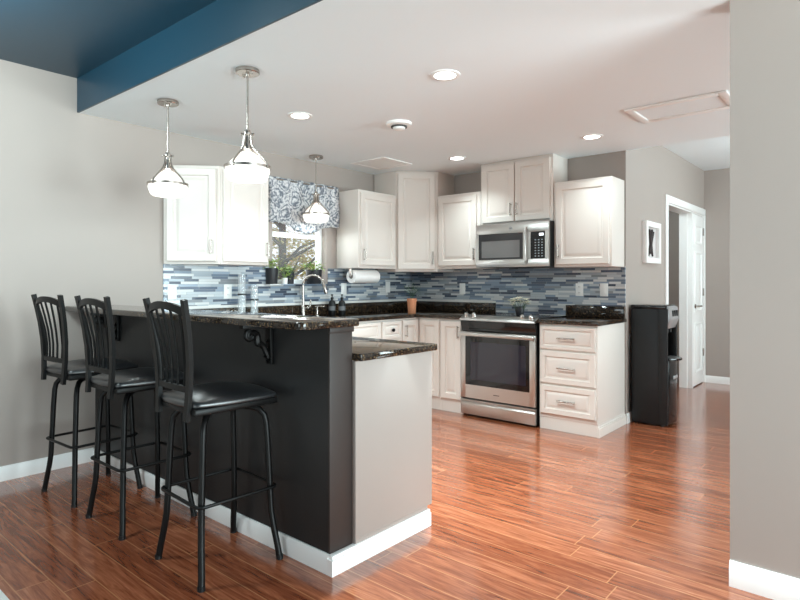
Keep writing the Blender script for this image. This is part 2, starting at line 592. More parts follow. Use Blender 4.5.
# unseen windows, put in where the added area lights stand
for nm, (bx0, bx1, by0, by1) in (('added_window_2', (-2.6, -0.2, -3.49, -3.43)), ('added_window_3', (3.13, 3.19, 0.0, 2.6)), ('added_window_4', (3.13, 3.19, 4.2, 6.2))):
    w = MB()
    if nm == 'added_window_2':
        for x in (bx0, -1.43, bx1 - 0.06):
            w.box(x, x + 0.06, by0, by1, 0.2, 2.3, 0.004)
        w.box(bx0, bx1, by0 + .005, by1 - .005, 0.2, 0.26).box(bx0, bx1, by0 + .005, by1 - .005, 2.24, 2.3)
    else:
        for y in (by0, (by0 + by1) / 2 - 0.03, by1 - 0.06):
            w.box(bx0, bx1, y, y + 0.06, 0.2, 2.3, 0.004)
        w.box(bx0 + .005, bx1 - .005, by0, by1, 0.2, 0.26).box(bx0 + .005, bx1 - .005, by0, by1, 2.24, 2.3)
    struct(nm, w, M_SHELL)

# hall doorway: casing, jamb, and the narrow panelled door with its hinges
w = MB()
cz = DZ + 0.075
w.box(XC, XC + 0.018, DY0 - 0.075, DY0, 0, cz, 0.004).box(XC, XC + 0.018, DY0, YH - 0.004, DZ, cz, 0.004).box(XC, XC + 0.018, DY1, YH - 0.004, 0, DZ, 0.004)
w.box(XC - T, XC, DY0, DY0 + 0.016, 0, DZ).box(XC - T, XC, DY1 - 0.016, DY1, 0, DZ).box(XC - T, XC, DY0 + .016, DY1 - .016, DZ - 0.016, DZ)
struct('trim_3', w, M_TRIM)
JY = 7.235
w = MB()
w.box(XC - T, XC + 0.004, JY, JY + 0.03, 0, DZ - 0.017, 0.002)
w.box(XC - T + 0.005, XC - 0.05, JY - 0.012, JY, 0, DZ - 0.017)
struct('trim_4', w, M_TRIM)
dw = DY1 - 0.02 - (JY + 0.034)
dl = 2.012
Mdoor = face((XC - 0.03, JY + 0.034, 0.012), (1, 0, 0))
w = MB()
w.box(0, dw, 0, dl, 0, 0.03, 0.002, Mdoor)
cut = MB()
raised = [(0, 0.0301), (0.012, 0.024), (0.03, 0.024), (0.055, 0.034), (0.057, 0.034)]
for (v0, v1) in ((0.16, 0.72), (0.88, 1.56), (1.68, 1.88)):
    w.nest(dw - 0.2, v1 - v0, [(-0.014, 0.0295), (-0.012, 0.040), (0.006, 0.040), (0.014, 0.0305), (0.03, 0.0305), (0.05, 0.040)], Mdoor, 0.10, v0)
d1 = struct('door_1', w, M_TRIM)
h = MB()
h.lathe([(0, 0), (0.028, 0), (0.026, 0.008), (0.01, 0.012), (0.01, 0.05), (0, 0.05)], 20, face((XC + 0.002, 7.365, 0.945), (1, 0, 0)))
h.tube([(XC + 0.045, 7.355, 0.945), (XC + 0.052, 7.42, 0.947), (XC + 0.048, 7.475, 0.944)], 0.009)
h.build('door_handle', M_NICKEL, d1)
for z in (0.374, 1.108, 1.842):
    MB().box(XC - 0.004, XC + 0.009, DY1 - 0.034, DY1 - 0.004, z - 0.045, z + 0.045, 0.002).build('hinge', M_NICKEL, d1)

# ------------------------------------------------------------------ cabinets
DOOR = [(0, 0), (0, 0.016), (0.004, 0.02), (0.052, 0.02), (0.058, 0.0095), (0.070, 0.0085), (0.094, 0.0175), (0.098, 0.018)]
SMALL = [(0, 0), (0, 0.016), (0.004, 0.02), (0.028, 0.02), (0.033, 0.0105), (0.040, 0.0095), (0.052, 0.0175), (0.054, 0.018)]


def pull(parent, M, u, v, L=0.115, horiz=False):
    m = MB()
    a = L / 2 - 0.012
    P = lambda du, n: M @ Vector(((u + du, v, n) if horiz else (u, v + du, n)))
    m.tube([P(-L / 2, 0.048), P(L / 2, 0.048)], 0.006, 10)
    for s in (-a, a):
        m.tube([P(s, 0.0195), P(s, 0.048)], 0.0045, 8)
    return m.build('handle', M_NICKEL, parent)


def front(parent, M, u0, v0, w, h, name='door', style=DOOR, handle=None, horiz=False, L=0.115):
    mb = MB().nest(w, h, style, M, u0, v0)
    d = mb.build(name, M_CAB, parent, angle=20)
    if handle:
        pull(d, M, handle[0], handle[1], L, horiz)
    return d


def cabinet(name, label, cat, loc, group=None):
    return thing(name, label, cat, loc, group)


CX = XW + 0.0
DU = 0.305                                   # depth of the wall cabinets
FX = XW + DU                                 # their front along the window wall
FY = YB - DU                                 # and along the range wall
ZB, ZTOP = 1.362, 2.105

# angled end cabinet on the window wall
YA = 2.420
c = cabinet('wall_cabinet', 'white angled end wall cabinet nearest the bare left wall', 'wall cabinet', (XW, 2.124, ZB))
MB().prism([(XW + 0.004, 2.126), (XW + 0.022, 2.118), (FX, YA - 0.012), (FX, YA - 0.002), (XW + 0.004, YA - 0.002)], ZB, ZTOP, bev=0.002).build('body', M_CAB, c)
p0, p1 = Vector((XW + 0.028, 2.119, 0)), Vector((FX, YA - 0.018, 0))
dirv = (p1 - p0).normalized()
nrm = Vector((dirv.y, -dirv.x, 0))
WA = (p1 - p0).length
Ma = face((p0.x, p0.y, ZB), nrm)
front(c, Ma, 0.02, 0.022, WA - 0.035, ZTOP - ZB - 0.045, handle=(WA - 0.045, 0.13))
# its straight neighbour
c = cabinet('wall_cabinet', 'white wall cabinet with raised-panel door immediately left of the window', 'wall cabinet', (XW, YA, ZB))
YA2 = 2.862
MB().box(XW + 0.004, FX, YA, YA2, ZB, ZTOP, 0.002).build('body', M_CAB, c)
Mf = face((FX, YA, ZB), (1, 0, 0))
front(c, Mf, 0.016, 0.022, YA2 - YA - 0.03, ZTOP - ZB - 0.045, handle=(YA2 - YA - 0.034, 0.13))
# right of the window
c = cabinet('wall_cabinet', 'white wall cabinet right of the window with paper towel roll beneath', 'wall cabinet', (XW, 3.90, ZB))
MB().box(XW + 0.004, FX, 3.90, 4.443, ZB, 2.115, 0.002).build('body', M_CAB, c)
Mf = face((FX, 3.90, ZB), (1, 0, 0))
front(c, Mf, 0.022, 0.03, 0.50, 2.115 - ZB - 0.06, handle=(0.055, 0.13))
# tall diagonal corner cabinet up to the ceiling
c = cabinet('corner_wall_cabinet', 'tall white diagonal corner cabinet reaching up to the ceiling', 'wall cabinet', (XW, YB, 1.33))
yl, xr_ = YB - 0.605, XW + 0.615
MB().prism([(XW + 0.004, YB - 0.003), (XW + 0.004, yl), (FX, yl), (xr_, FY), (xr_, YB - 0.003)], 1.335, ZC - 0.001, bev=0.002).build('body', M_CAB, c)
p0, p1 = Vector((FX, yl, 0)), Vector((xr_, FY, 0))
dirv = (p1 - p0).normalized()
nrm = Vector((dirv.y, -dirv.x, 0))
WC = (p1 - p0).length
Mc = face((p0.x, p0.y, 1.335), nrm)
front(c, Mc, 0.022, 0.025, WC - 0.05, ZC - 1.335 - 0.05, handle=(WC - 0.055, 0.14), L=0.13)
# between corner and microwave
c = cabinet('wall_cabinet', 'white wall cabinet between the tall corner cabinet and the microwave', 'wall cabinet', (-3.54, YB, ZB))
MB().box(xr_ + 0.002, -3.026, FY, YB - 0.009, ZB, 2.11, 0.002).build('body', M_CAB, c)
Mf = face((xr_ + 0.002, FY, ZB), (0, -1, 0))
wd = -3.026 - xr_ - 0.002
front(c, Mf, 0.02, 0.03, wd - 0.06, 2.11 - ZB - 0.06, handle=(wd - 0.058, 0.14))
# over the microwave
c = cabinet('wall_cabinet', 'white two-door wall cabinet above the microwave touching the ceiling', 'wall cabinet', (-3.02, YB, 1.77))
X0, X1, Z0 = -3.022, -2.272, 1.772
MB().box(X0, X1, FY, YB - 0.003, Z0, ZC - 0.001, 0.002).build('body', M_CAB, c)
Mf = face((X0, FY, Z0), (0, -1, 0))
hw = (X1 - X0) / 2
front(c, Mf, 0.025, 0.02, hw - 0.03, ZC - Z0 - 0.05, handle=(hw - 0.032, 0.13))
front(c, Mf, hw + 0.005, 0.02, hw - 0.03, ZC - Z0 - 0.05, handle=(hw + 0.032, 0.13))
# right end
c = cabinet('wall_cabinet', 'white wall cabinet right of the microwave at the wall corner', 'wall cabinet', (-2.26, YB, ZB))
X0, X1 = -2.262, -1.752
MB().box(X0, X1, FY, YB - 0.009, ZB - 0.004, 2.106, 0.002).build('body', M_CAB, c)
Mf = face((X0, FY, ZB - 0.004), (0, -1, 0))
front(c, Mf, 0.022, 0.022, X1 - X0 - 0.04, 2.106 - ZB - 0.04, handle=(0.05, 0.14))

# base cabinets
ZK, ZU = 0.10, 0.880
BX, BY = XW + 0.608, YB - 0.608                # fronts of the two runs
c = cabinet('base_cabinet', 'white base cabinet with three drawers right of the range', 'base cabinet', (-2.25, YB, 0))
X0, X1 = -2.250, -1.752
MB().box(X0, X1, BY, YB - 0.003, ZK, ZU, 0.002).build('body', M_CAB, c)
k = MB().box(X0, X1 + 0.0, BY + 0.006, YB - 0.003, 0, ZK)
k.box(X1, X1 + 0.014, BY - 0.002, YB - 0.003, 0, 0.07).box(X1, X1 + 0.007, BY - 0.002, YB - 0.003, 0.07, 0.084, 0.002)
k.build('toe_board', M_CAB, c)
Mf = face((X0, BY, 0), (0, -1, 0))
wd = X1 - X0
for (z0, z1) in ((0.135, 0.372), (0.390, 0.655), (0.672, 0.862)):
    front(c, Mf, 0.014, z0, wd - 0.028, z1 - z0, 'drawer', SMALL if z1 - z0 < 0.2 else [(i * 0.8 if i > .01 else i, d) for i, d in DOOR], handle=(wd / 2, (z0 + z1) / 2), horiz=True, L=0.15)

c = cabinet('base_cabinet', 'white narrow base cabinet with one tall door left of the range', 'base cabinet', (-3.28, YB, 0))
X0, X1 = -3.283, -3.026
MB().box(X0, X1, BY, YB - 0.003, ZK, ZU, 0.002).build('body', M_CAB, c)
MB().box(X0, X1, BY + 0.006, YB - 0.003, 0, ZK).build('toe_board', M_CAB, c)
Mf = face((X0, BY, 0), (0, -1, 0))
front(c, Mf, 0.012, 0.125, X1 - X0 - 0.024, 0.735, handle=(X1 - X0 - 0.035, 0.76))

c = cabinet('corner_base_cabinet', 'white corner base cabinet with folding door pair behind the terracotta pot', 'base cabinet', (XW, YB, 0))
YC0 = 4.172
poly = [(XW + 0.004, YB - 0.003), (XW + 0.004, YC0), (BX, YC0), (BX, BY), (X0 - 0.002, BY), (X0 - 0.002, YB - 0.003)]
MB().prism(poly, ZK, ZU).build('body', M_CAB, c)
o_ = 0.006
MB().prism([(XW + 0.004, YB - 0.003), (XW + 0.004, YC0), (BX - o_, YC0), (BX - o_, BY + o_), (X0 - 0.002, BY + o_), (X0 - 0.002, YB - 0.003)], 0, ZK).build('toe_board', M_CAB, c)
Mf = face((BX, YC0, 0), (1, 0, 0))
front(c, Mf, 0.012, 0.125, BY - YC0 - 0.035, 0.735, handle=(0.04, 0.76))
Mf = face((BX, BY, 0), (0, -1, 0))
front(c, Mf, 0.024, 0.125, X0 - BX - 0.034, 0.735)

c = cabinet('base_cabinet', 'white base cabinet with small top drawer and round knob by the corner', 'base cabinet', (XW, 3.88, 0))
MB().box(XW + 0.004, BX, 3.878, YC0 - 0.002, ZK, ZU, 0.002).build('body', M_CAB, c)
MB().box(XW + 0.004, BX - 0.006, 3.878, YC0 - 0.002, 0, ZK).build('toe_board', M_CAB, c)
Mf = face((BX, 3.878, 0), (1, 0, 0))
d = front(c, Mf, 0.014, 0.70, 0.264, 0.16, 'drawer', SMALL)
MB().lathe([(0, 0.018), (0.006, 0.018), (0.006, 0.03), (0.016, 0.034), (0.017, 0.042), (0.012, 0.048), (0, 0.049)], 20, Mf @ Matrix.Translation((0.146, 0.78, 0))).build('knob', M_BLACKM, d)
front(c, Mf, 0.014, 0.125, 0.264, 0.555, handle=(0.04, 0.58))

c = cabinet('sink_base_cabinet', 'white sink base cabinet under the window behind the bar', 'base cabinet', (XW, 2.34, 0))
MB().box(XW + 0.004, BX, 2.34, 3.876, ZK, 0.70, 0.002).box(BX - 0.03, BX, 2.34, 3.876, 0.70, ZU).build('body', M_CAB, c)
MB().box(XW + 0.004, BX - 0.006, 2.34, 3.876, 0, ZK).build('toe_board', M_CAB, c)
Mf = face((BX, 2.34, 0), (1, 0, 0))
front(c, Mf, 1.02, 0.70, 0.50, 0.16, 'drawer_front', SMALL)
front(c, Mf, 0.48, 0.70, 0.50, 0.16, 'drawer_front', SMALL)
front(c, Mf, 1.02, 0.125, 0.50, 0.555, handle=(1.06, 0.6))
front(c, Mf, 0.48, 0.125, 0.50, 0.555, handle=(0.94, 0.6))

c = cabinet('peninsula_cabinet', 'base cabinet under the low peninsula counter with plain grey-white end panel', 'base cabinet', (-1.8, 1.79, 0))
MB().box(-3.55, PX - 0.006, PY1 + 0.003, 2.30, ZK, ZU).build('body', M_CAB, c)
MB().box(-3.55, PX - 0.006, PY1 + 0.003, 2.23, 0, ZK).build('toe_board', M_CAB, c)
w = MB().box(PX - 0.006, PX + 0.018, PY1 + 0.003, 2.322, ZK, ZU - 0.001, 0.001).box(PX - 0.006, PX + 0.018, PY1 + 0.003, 2.285, 0, ZK)
w.build('end_panel', M_PANEL, c)

# ------------------------------------------------------------------ counters
ZG0, ZG1 = 0.881, 0.914


def slab(mb, poly, z0, z1, bev=0.007):
    return mb.prism(poly, z0, z1, bev=bev)


xf, yf = BX + 0.028, BY - 0.028
ct = thing('countertop', 'dark granite countertop running from the low peninsula around the corner to the range', 'countertop', (XW, YB, ZG0))
xl = XW + 0.004
slab(MB(), [(xl, YB - 0.004), (xl, PY1 + 0.003), (-1.738, PY1 + 0.003), (-1.738, 2.326), (xf, 2.326), (xf, yf), (-3.024, yf), (-3.024, YB - 0.004)], ZG0, ZG1, 0.005).build('slab', M_GRANITE, ct)
w = MB().box(xl, xl + 0.02, 1.80, YB - 0.004, ZG1, 1.016, 0.002).box(xl + 0.02, -3.04, YB - 0.024, YB - 0.004, ZG1, 1.016, 0.002)
w.build('splashback', M_GRANITE, ct)
ct = thing('countertop', 'short dark granite countertop on the drawer cabinet right of the range', 'countertop', (-2.26, YB, ZG0))
slab(MB(), [(-2.258, yf), (-1.732, yf), (-1.732, YB - 0.004), (-2.258, YB - 0.004)], ZG0, ZG1, 0.005).build('slab', M_GRANITE, ct)
MB().box(-2.281, -1.752, YB - 0.0285, YB - 0.0085, ZG1, 1.016, 0.002).build('splashback', M_GRANITE, ct)
w = MB()
bx1, by0, by1 = -1.742, 1.447, 1.770
r_ = 0.03
arc = [(bx1 - r_ + r_ * math.sin(t), by0 + r_ - r_ * math.cos(t)) for t in (0, .4, .8, 1.2, math.pi / 2)]
slab(w, [(xl, by0)] + arc + [(bx1, by1), (xl, by1)], 1.0345, 1.067, 0.007)
tag(w.build('bar_counter', M_GRANITE), 'raised dark granite bar top in front of the bar stools', 'bar counter')

# scrolled corbels under the bar top
def corbel(x, label):
    m = MB()
    Mx = Matrix(((0, 0, 1, x), (-1, 0, 0, PY0 - 0.001), (0, 1, 0, 0), (0, 0, 0, 1)))
    m.prism([(0, 0.845), (0.014, 0.845), (0.02, 1.012), (0.165, 1.016), (0.165, 1.0335), (0, 1.0335)], -0.02, 0.02, Mx, 0.003)
    pts = []
    for i in range(34):
        t = i / 33
        ang = 3.4 * math.pi * (1 - t)
        rr = 0.008 + 0.020 * (1 - t) if False else 0.006 + 0.018 * t
        pts.append((x, PY0 - 0.118 - rr * math.sin(ang), 0.985 + rr * math.cos(ang)))
    m.tube(pts, 0.012, 10)
    s = []
    for i in range(20):
        t = i / 19
        s.append((x, PY0 - 0.108 + 0.085 * t + 0.008 * math.sin(t * 9), 0.985 - 0.105 * t ** 1.5 + 0.01 * math.sin(t * 12)))
    m.tube(s, [0.02 - 0.008 * (i / 19) for i in range(20)], 8)
    for i in range(5):
        m.lathe([(0, -0.013), (0.012, 0), (0, 0.013)], 10, Matrix.Translation((x, PY0 - 0.02 - 0.012 * (i % 2), 0.862 + 0.022 * i)))
    tag(m.build('corbel', M_BLACKM), label, 'bracket', 'scrolled brackets under the bar top')


corbel(-2.19, 'black scrolled bracket under the bar top to the right of the nearest bar stool')
corbel(-3.80, 'black scrolled bracket under the bar top near the left wall')

# ------------------------------------------------------------------ range
rg = thing('range', 'stainless steel electric range with black glass cooktop and oven window', 'range', (-2.64, YB, 0))
RX0, RX1, RYF = -3.020, -2.264, 4.395
MB().box(RX0 + 0.002, RX1 - 0.002, RYF + 0.03, YB - 0.035, 0.03, 0.895).box(RX0 + .03, RX1 - .03, RYF + .06, YB - .05, 0, 0.03).build('body', M_BLACKP, rg)
MB().box(RX0, RX1, RYF + 0.075, YB - 0.030, 0.896, 0.920, 0.004).build('cooktop', M_BLACKG, rg)
M_RING = material('burner_ring_grey', srgb(70, 70, 74), 0.2)
for (x, y, r) in ((-2.83, 4.62, 0.09), (-2.45, 4.62, 0.105), (-2.83, 4.88, 0.075), (-2.45, 4.88, 0.075)):
    MB().lathe([(r, 0.9201), (r + 0.004, 0.9201), (r + 0.004, 0.9206), (r, 0.9206)], 40, Matrix.Translation((x, y, 0)), closed=True).build('burner_ring', M_RING, rg)
Mx = Matrix(((0, 0, 1, 0), (1, 0, 0, 0), (0, 1, 0, 0), (0, 0, 0, 1)))
MB().prism([(RYF + 0.078, 0.90), (RYF + 0.078, 0.924), (RYF + 0.055, 0.926), (RYF - 0.022, 0.895), (RYF - 0.026, 0.878), (RYF - 0.01, 0.874)], RX0, RX1, Mx, 0.003).build('control_panel', M_STEEL, rg)
MB().prism([(RYF + 0.035, 0.78), (RYF + 0.035, 0.873), (RYF - 0.006, 0.873), (RYF + 0.014, 0.80), (RYF + .014, .78)], RX0 + 0.002, RX1 - 0.002, Mx, 0.002).build('vent_panel', M_GLOSSP, rg)
for x in (-2.965, -2.885, -2.395, -2.315):
    m = Matrix.Translation((x, RYF + 0.02, 0.912)) @ Matrix.Rotation(R(22), 4, 'X')
    w = MB().lathe([(0, 0), (0.021, 0), (0.023, 0.004), (0.019, 0.008), (0.0175, 0.03), (0.015, 0.033), (0, 0.033)], 24, m)
    w.box(-0.004, 0.004, -0.017, 0.017, 0.03, 0.038, 0.001, m)
    w.build('knob', M_STEEL, rg)
# oven door
dr = MB()
Mf = face((RX0, RYF, 0), (0, -1, 0))
dw_ = RX1 - RX0
u0, u1, v0, v1 = 0.052, 0.700, 0.292, 0.735
dr.box(0.002, u0, 0.172, 0.775, -0.03, 0, 0.002, Mf).box(u1, dw_ - 0.002, 0.172, 0.775, -0.03, 0, 0.002, Mf)
dr.box(u0, u1, 0.172, v0, -0.03, 0, 0, Mf).box(u0, u1, v1, 0.775, -0.03, 0, 0, Mf)
door = dr.build('oven_door', M_STEEL, rg, angle=30)
hd = MB()
hd.box(0.0, dw_, 0.742, 0.772, 0.03, 0.048, 0.007, Mf, 3).box(0.012, 0.04, 0.747, 0.767, 0, 0.035, 0.002, Mf).box(dw_ - 0.04, dw_ - 0.012, 0.747, 0.767, 0, 0.035, 0.002, Mf)
hd.build('handle', M_STEEL, door)
fr_ = MB()
i0 = 0.05
fr_.box(u0, u0 + i0, v0, v1, -0.012, -0.002, 0, Mf).box(u1 - i0 * .7, u1, v0, v1, -0.012, -0.002, 0, Mf).box(u0 + i0, u1 - i0 * .7, v0, v0 + i0, -0.012, -0.002, 0, Mf).box(u0 + i0, u1 - i0 * .7, v1 - i0, v1, -0.012, -0.002, 0, Mf)
fr_.build('window_surround', M_BLACKG, door)
MB().box(u0 + i0, u1 - i0 * .7, v0 + i0, v1 - i0, -0.010, -0.004, 0, Mf).build('window_glass', material('oven_window_glass', srgb(38, 36, 46), 0.05), door)
MB().box(dw_ / 2 - 0.03, dw_ / 2 + 0.03, 0.222, 0.229, 0, 0.0012, 0, Mf).build('badge', M_SLOT, door)
dr = MB()
prof = [(-0.03, 0.022), (0.0, 0.022), (0.0, 0.118), (-0.012, 0.132), (0.012, 0.15), (0.012, 0.158), (-0.03, 0.158)]
Mp = Matrix(((0, 0, 1, 0), (-1, 0, 0, RYF), (0, 1, 0, 0), (0, 0, 0, 1)))
dr.prism(prof, RX0 + 0.002, RX1 - 0.002, Mp, 0.001)
dr.build('drawer', M_STEEL, rg, angle=30)

# ------------------------------------------------------------------ microwave
mw = thing('microwave', 'stainless over-the-range microwave with dark window under the cabinet', 'microwave', (-2.64, YB, 1.36))
MX0, MX1, MYF, MZ0, MZ1 = -3.018, -2.266, 4.655, 1.366, 1.770
MB().box(MX0 + 0.002, MX1, MYF + 0.02, YB - 0.009, MZ0, MZ1 - 0.002, 0.002).build('body', M_BLACKP, mw)
Mf = face((MX0, MYF, MZ0), (0, -1, 0))
mw_w, mw_h = MX1 - MX0, MZ1 - MZ0
w = MB()
q = dict(u0=0.03, u1=0.50, v0=0.07, v1=0.31)
w.box(0, mw_w - 0.001, 0.31, mw_h - 0.002, -0.02, 0.006, 0.002, Mf).box(0, mw_w - 0.001, 0, 0.07, -0.02, 0.006, 0.002, Mf)
w.box(0, q['u0'], 0.07, 0.31, -0.02, 0.006, 0, Mf).box(q['u1'], 0.575, 0.07, 0.31, -0.02, 0.006, 0, Mf).box(0.715, mw_w - .001, 0.07, 0.31, -0.02, 0.006, 0, Mf)
w.build('front_frame', M_STEEL, mw, angle=30)
w = MB()
w.box(q['u0'], 0.06, .07, .31, -0.015, 0.003, 0, Mf).box(0.465, q['u1'], .07, .31, -0.015, 0.003, 0, Mf).box(0.06, 0.465, .07, .088, -0.015, 0.003, 0, Mf).box(0.06, 0.465, .245, .31, -0.015, 0.003, 0, Mf)
w.build('window_surround', material('microwave_dark_frame', srgb(46, 46, 48), 0.15), mw)
MB().box(0.06, 0.465, .088, .245, -0.015, 0.001, 0, Mf).build('window_glass', material('microwave_window_grey', srgb(112, 112, 112), 0.12), mw)
MB().box(0.575, 0.715, 0.07, 0.31, -0.015, 0.004, 0, Mf).build('control_panel', M_BLACKG, mw)
MB().box(0.658, 0.70, 0.272, 0.295, 0.004, 0.0046, 0, Mf).build('display', M_DISP, mw)
w = MB()
for i in range(3):
    for j in range(7):
        w.box(0.615 + i * 0.032, 0.629 + i * 0.032, 0.088 + j * 0.024, 0.097 + j * 0.024, 0.004, 0.0048, 0, Mf)
w.build('keypad', material('keypad_print_white', srgb(150, 160, 166), 0.4), mw)
w = MB()
w.tube([Mf @ Vector((0.537, 0.03, 0.006)), Mf @ Vector((0.537, 0.05, 0.034)), Mf @ Vector((0.537, 0.2, 0.04)), Mf @ Vector((0.537, 0.33, 0.034)), Mf @ Vector((0.537, 0.35, 0.006))], 0.01, 10)
w.build('handle', M_STEEL, mw)
w = MB().lathe([(0, 0.0055), (0.020, 0.0055), (0.020, 0.009), (0.0165, 0.009), (0.0165, 0.0075), (0, 0.0075)], 28, Mf @ Matrix.Translation((0.375, 0.352, 0)))
bd = w.build('badge', M_SILVERP, mw)
cu = bpy.data.curves.new('monogram', 'FONT')
cu.body = 'GE'
cu.size = 0.02
cu.extrude = 0.0006
cu.align_x = 'CENTER'
cu.align_y = 'CENTER'
tmp = bpy.data.objects.new('monogram', cu)
COL.objects.link(tmp)
me = bpy.data.meshes.new_from_object(tmp.evaluated_get(bpy.context.evaluated_depsgraph_get()))
bpy.data.objects.remove(tmp)
me.transform(Matrix.Translation(-mw.location) @ Mf @ Matrix.Translation((0.375, 0.352, 0.008)))
me.materials.clear()
me.materials.append(M_SLOT)
mo = bpy.data.objects.new('monogram', me)
COL.objects.link(mo)
mo.parent = bd
MB().box(MX0 + 0.15, MX0 + 0.6, MYF + 0.06, MYF + 0.3, MZ0 - 0.004, MZ0 + 0.001).build('filter_grille', M_SLOT, mw)

# ------------------------------------------------------------------ bar stools
def make_stool():
    root = thing('bar_stool', '', 'bar stool')
    def leg(sx, sy):
        pts = [(.195, .185, 0), (.188, .18, 0.05), (.166, .17, 0.15), (.157, .165, 0.21), (.152, .162, 0.30), (.146, .155, 0.5), (.141, .150, .60), (.135, .144, .635), (.118, .127, .662), (.09, .10, .672), (.05, .06, .674)]
        m = MB().tube([(sx * x, sy * y, z) for x, y, z in pts], 0.0138, 12)
        o = m.build('leg', M_BLACKM, root)
        MB().cyl((sx * .195, sy * .185, 0), 0.0155, 0.018, 12).build('foot_cap', M_BLACKP, o)
    for sx in (-1, 1):
        for sy in (-1, 1):
            leg(sx, sy)
    ring = []
    a, b, rr = 0.176, 0.186, 0.03
    for (cx, cy, a0) in ((a - rr, b - rr, 0), (-a + rr, b - rr, 90), (-a + rr, -b + rr, 180), (a - rr, -b + rr, 270)):
        for k in range(5):
            t = R(a0 + k * 22.5)
            ring.append((cx + rr * math.cos(t), cy + rr * math.sin(t), 0.318))
    MB().tube(ring, 0.0075, 8, closed=True).build('foot_ring', M_BLACKM, root)
    m = MB().box(-.1, .1, -.11, .09, .674, .690, .003)
    m.box(-.184, .184, -.205, .185, .688, .716, .008)
    m.build('seat_frame', M_BLACKM, root)
    # domed cushion
    t = bmesh.new()
    N = 18
    grid = {}
    def sq(u, v):
        # squircle mapping of the unit square
        return u * math.sqrt(1 - v * v * 0.22), v * math.sqrt(1 - u * u * 0.22)
    layers = []
    for i in range(N + 1):
        for j in range(N + 1):
            u, v = -1 + 2 * i / N, -1 + 2 * j / N
            x, y = sq(u, v)
            e = max(abs(u), abs(v))
            z = 0.737 + 0.032 * (1 - abs(u) ** 2.6) ** .7 * (1 - abs(v) ** 2.6) ** .7
            wdt = 0.203 - 0.020 * (1 - (v + 1) / 2)
            grid[i, j] = t.verts.new((x * wdt, -0.008 + y * 0.206, z))
    for i in range(N):
        for j in range(N):
            t.faces.new((grid[i, j], grid[i + 1, j], grid[i + 1, j + 1], grid[i, j + 1]))
    edge = [grid[i, 0] for i in range(N)] + [grid[N, j] for j in range(N)] + [grid[N - i, N] for i in range(N)] + [grid[0, N - j] for j in range(N)]
    prev = edge
    for (s, z) in ((1.015, 0.730), (1.02, 0.722), (1.0, 0.7165)):
        cur = [t.verts.new((v.co.x * s, -0.012 + (v.co.y + 0.012) * s, z)) for v in edge]
        for i in range(len(edge)):
            k2 = (i + 1) % len(edge)
            t.faces.new((prev[i], prev[k2], cur[k2], cur[i]))
        prev = cur
    t.faces.new(prev)
    m = MB()
    m.merge(t)
    m.build('seat', M_VINYL, root, angle=60)
    # back: posts, rails and spindles
    zs = [.665, .72, .80, .90, 1.0, 1.08, 1.155]
    def bp_(s, z):
        t = (z - .665) / .49
        return Vector((s * (.128 + .048 * t ** 1.15), -.212 - .012 * math.sin(t * math.pi) * -1.2 - .034 * t ** 1.6 - .002, z))
    for s in (-1, 1):
        MB().tube([bp_(s, z) for z in zs], 1, rect=(.030, .018)).build('back_post', M_BLACKM, root, angle=60)
    def rail(zc, zarch, bow, hgt, th, name):
        m = MB()
        pts = []
        for k in range(13):
            u = -1 + 2 * k / 12
            e = bp_(1, zc)
            pts.append((u * (e.x - .010), e.y - bow * (1 - u * u), zc + zarch * (1 - u * u)))
        m.tube(pts, 1, rect=(th, hgt))
        return m.build(name, M_BLACKM, root, angle=60)
    rail(1.105, .026, .018, .031, .014, 'top_rail')
    rail(.792, .0, .006, .024, .014, 'lower_rail')
    for k in range(5):
        u = (-2 + k) / 2
        p0, p1 = bp_(1, .80), bp_(1, 1.105)
        a = Vector((u * (p0.x - .04), p0.y - .006 * (1 - u * u), .80))
        c_ = Vector((u * (p1.x - .038), p1.y - .018 * (1 - u * u * .6), 1.095 + .030 * (1 - (u * .78) ** 2)))
        mid = (a + c_) / 2 + Vector((-u * .012, .014, -.01))
        MB().tube([a, a.lerp(mid, .5) + Vector((0, .004, 0)), mid, mid.lerp(c_, .5) + Vector((0, .002, 0)), c_], .0058, 8).build('spindle', M_BLACKM, root)
    return root


proto = make_stool()
for i, (x, y, a, lab) in enumerate(((-2.262, 1.412, -3, 'black metal bar stool nearest the free end of the bar'),
                                    (-2.976, 1.402, 0, 'middle black metal bar stool of the three along the bar'),
                                    (-3.580, 1.395, 3, 'black metal bar stool closest to the bare left wall'))):
    o = proto if i == 0 else copy_tree(proto)
    o.location = (x, y, 0)
    o.rotation_euler = (0, 0, R(a))
    o['label'] = lab
    o['group'] = 'bar stools along the bar'

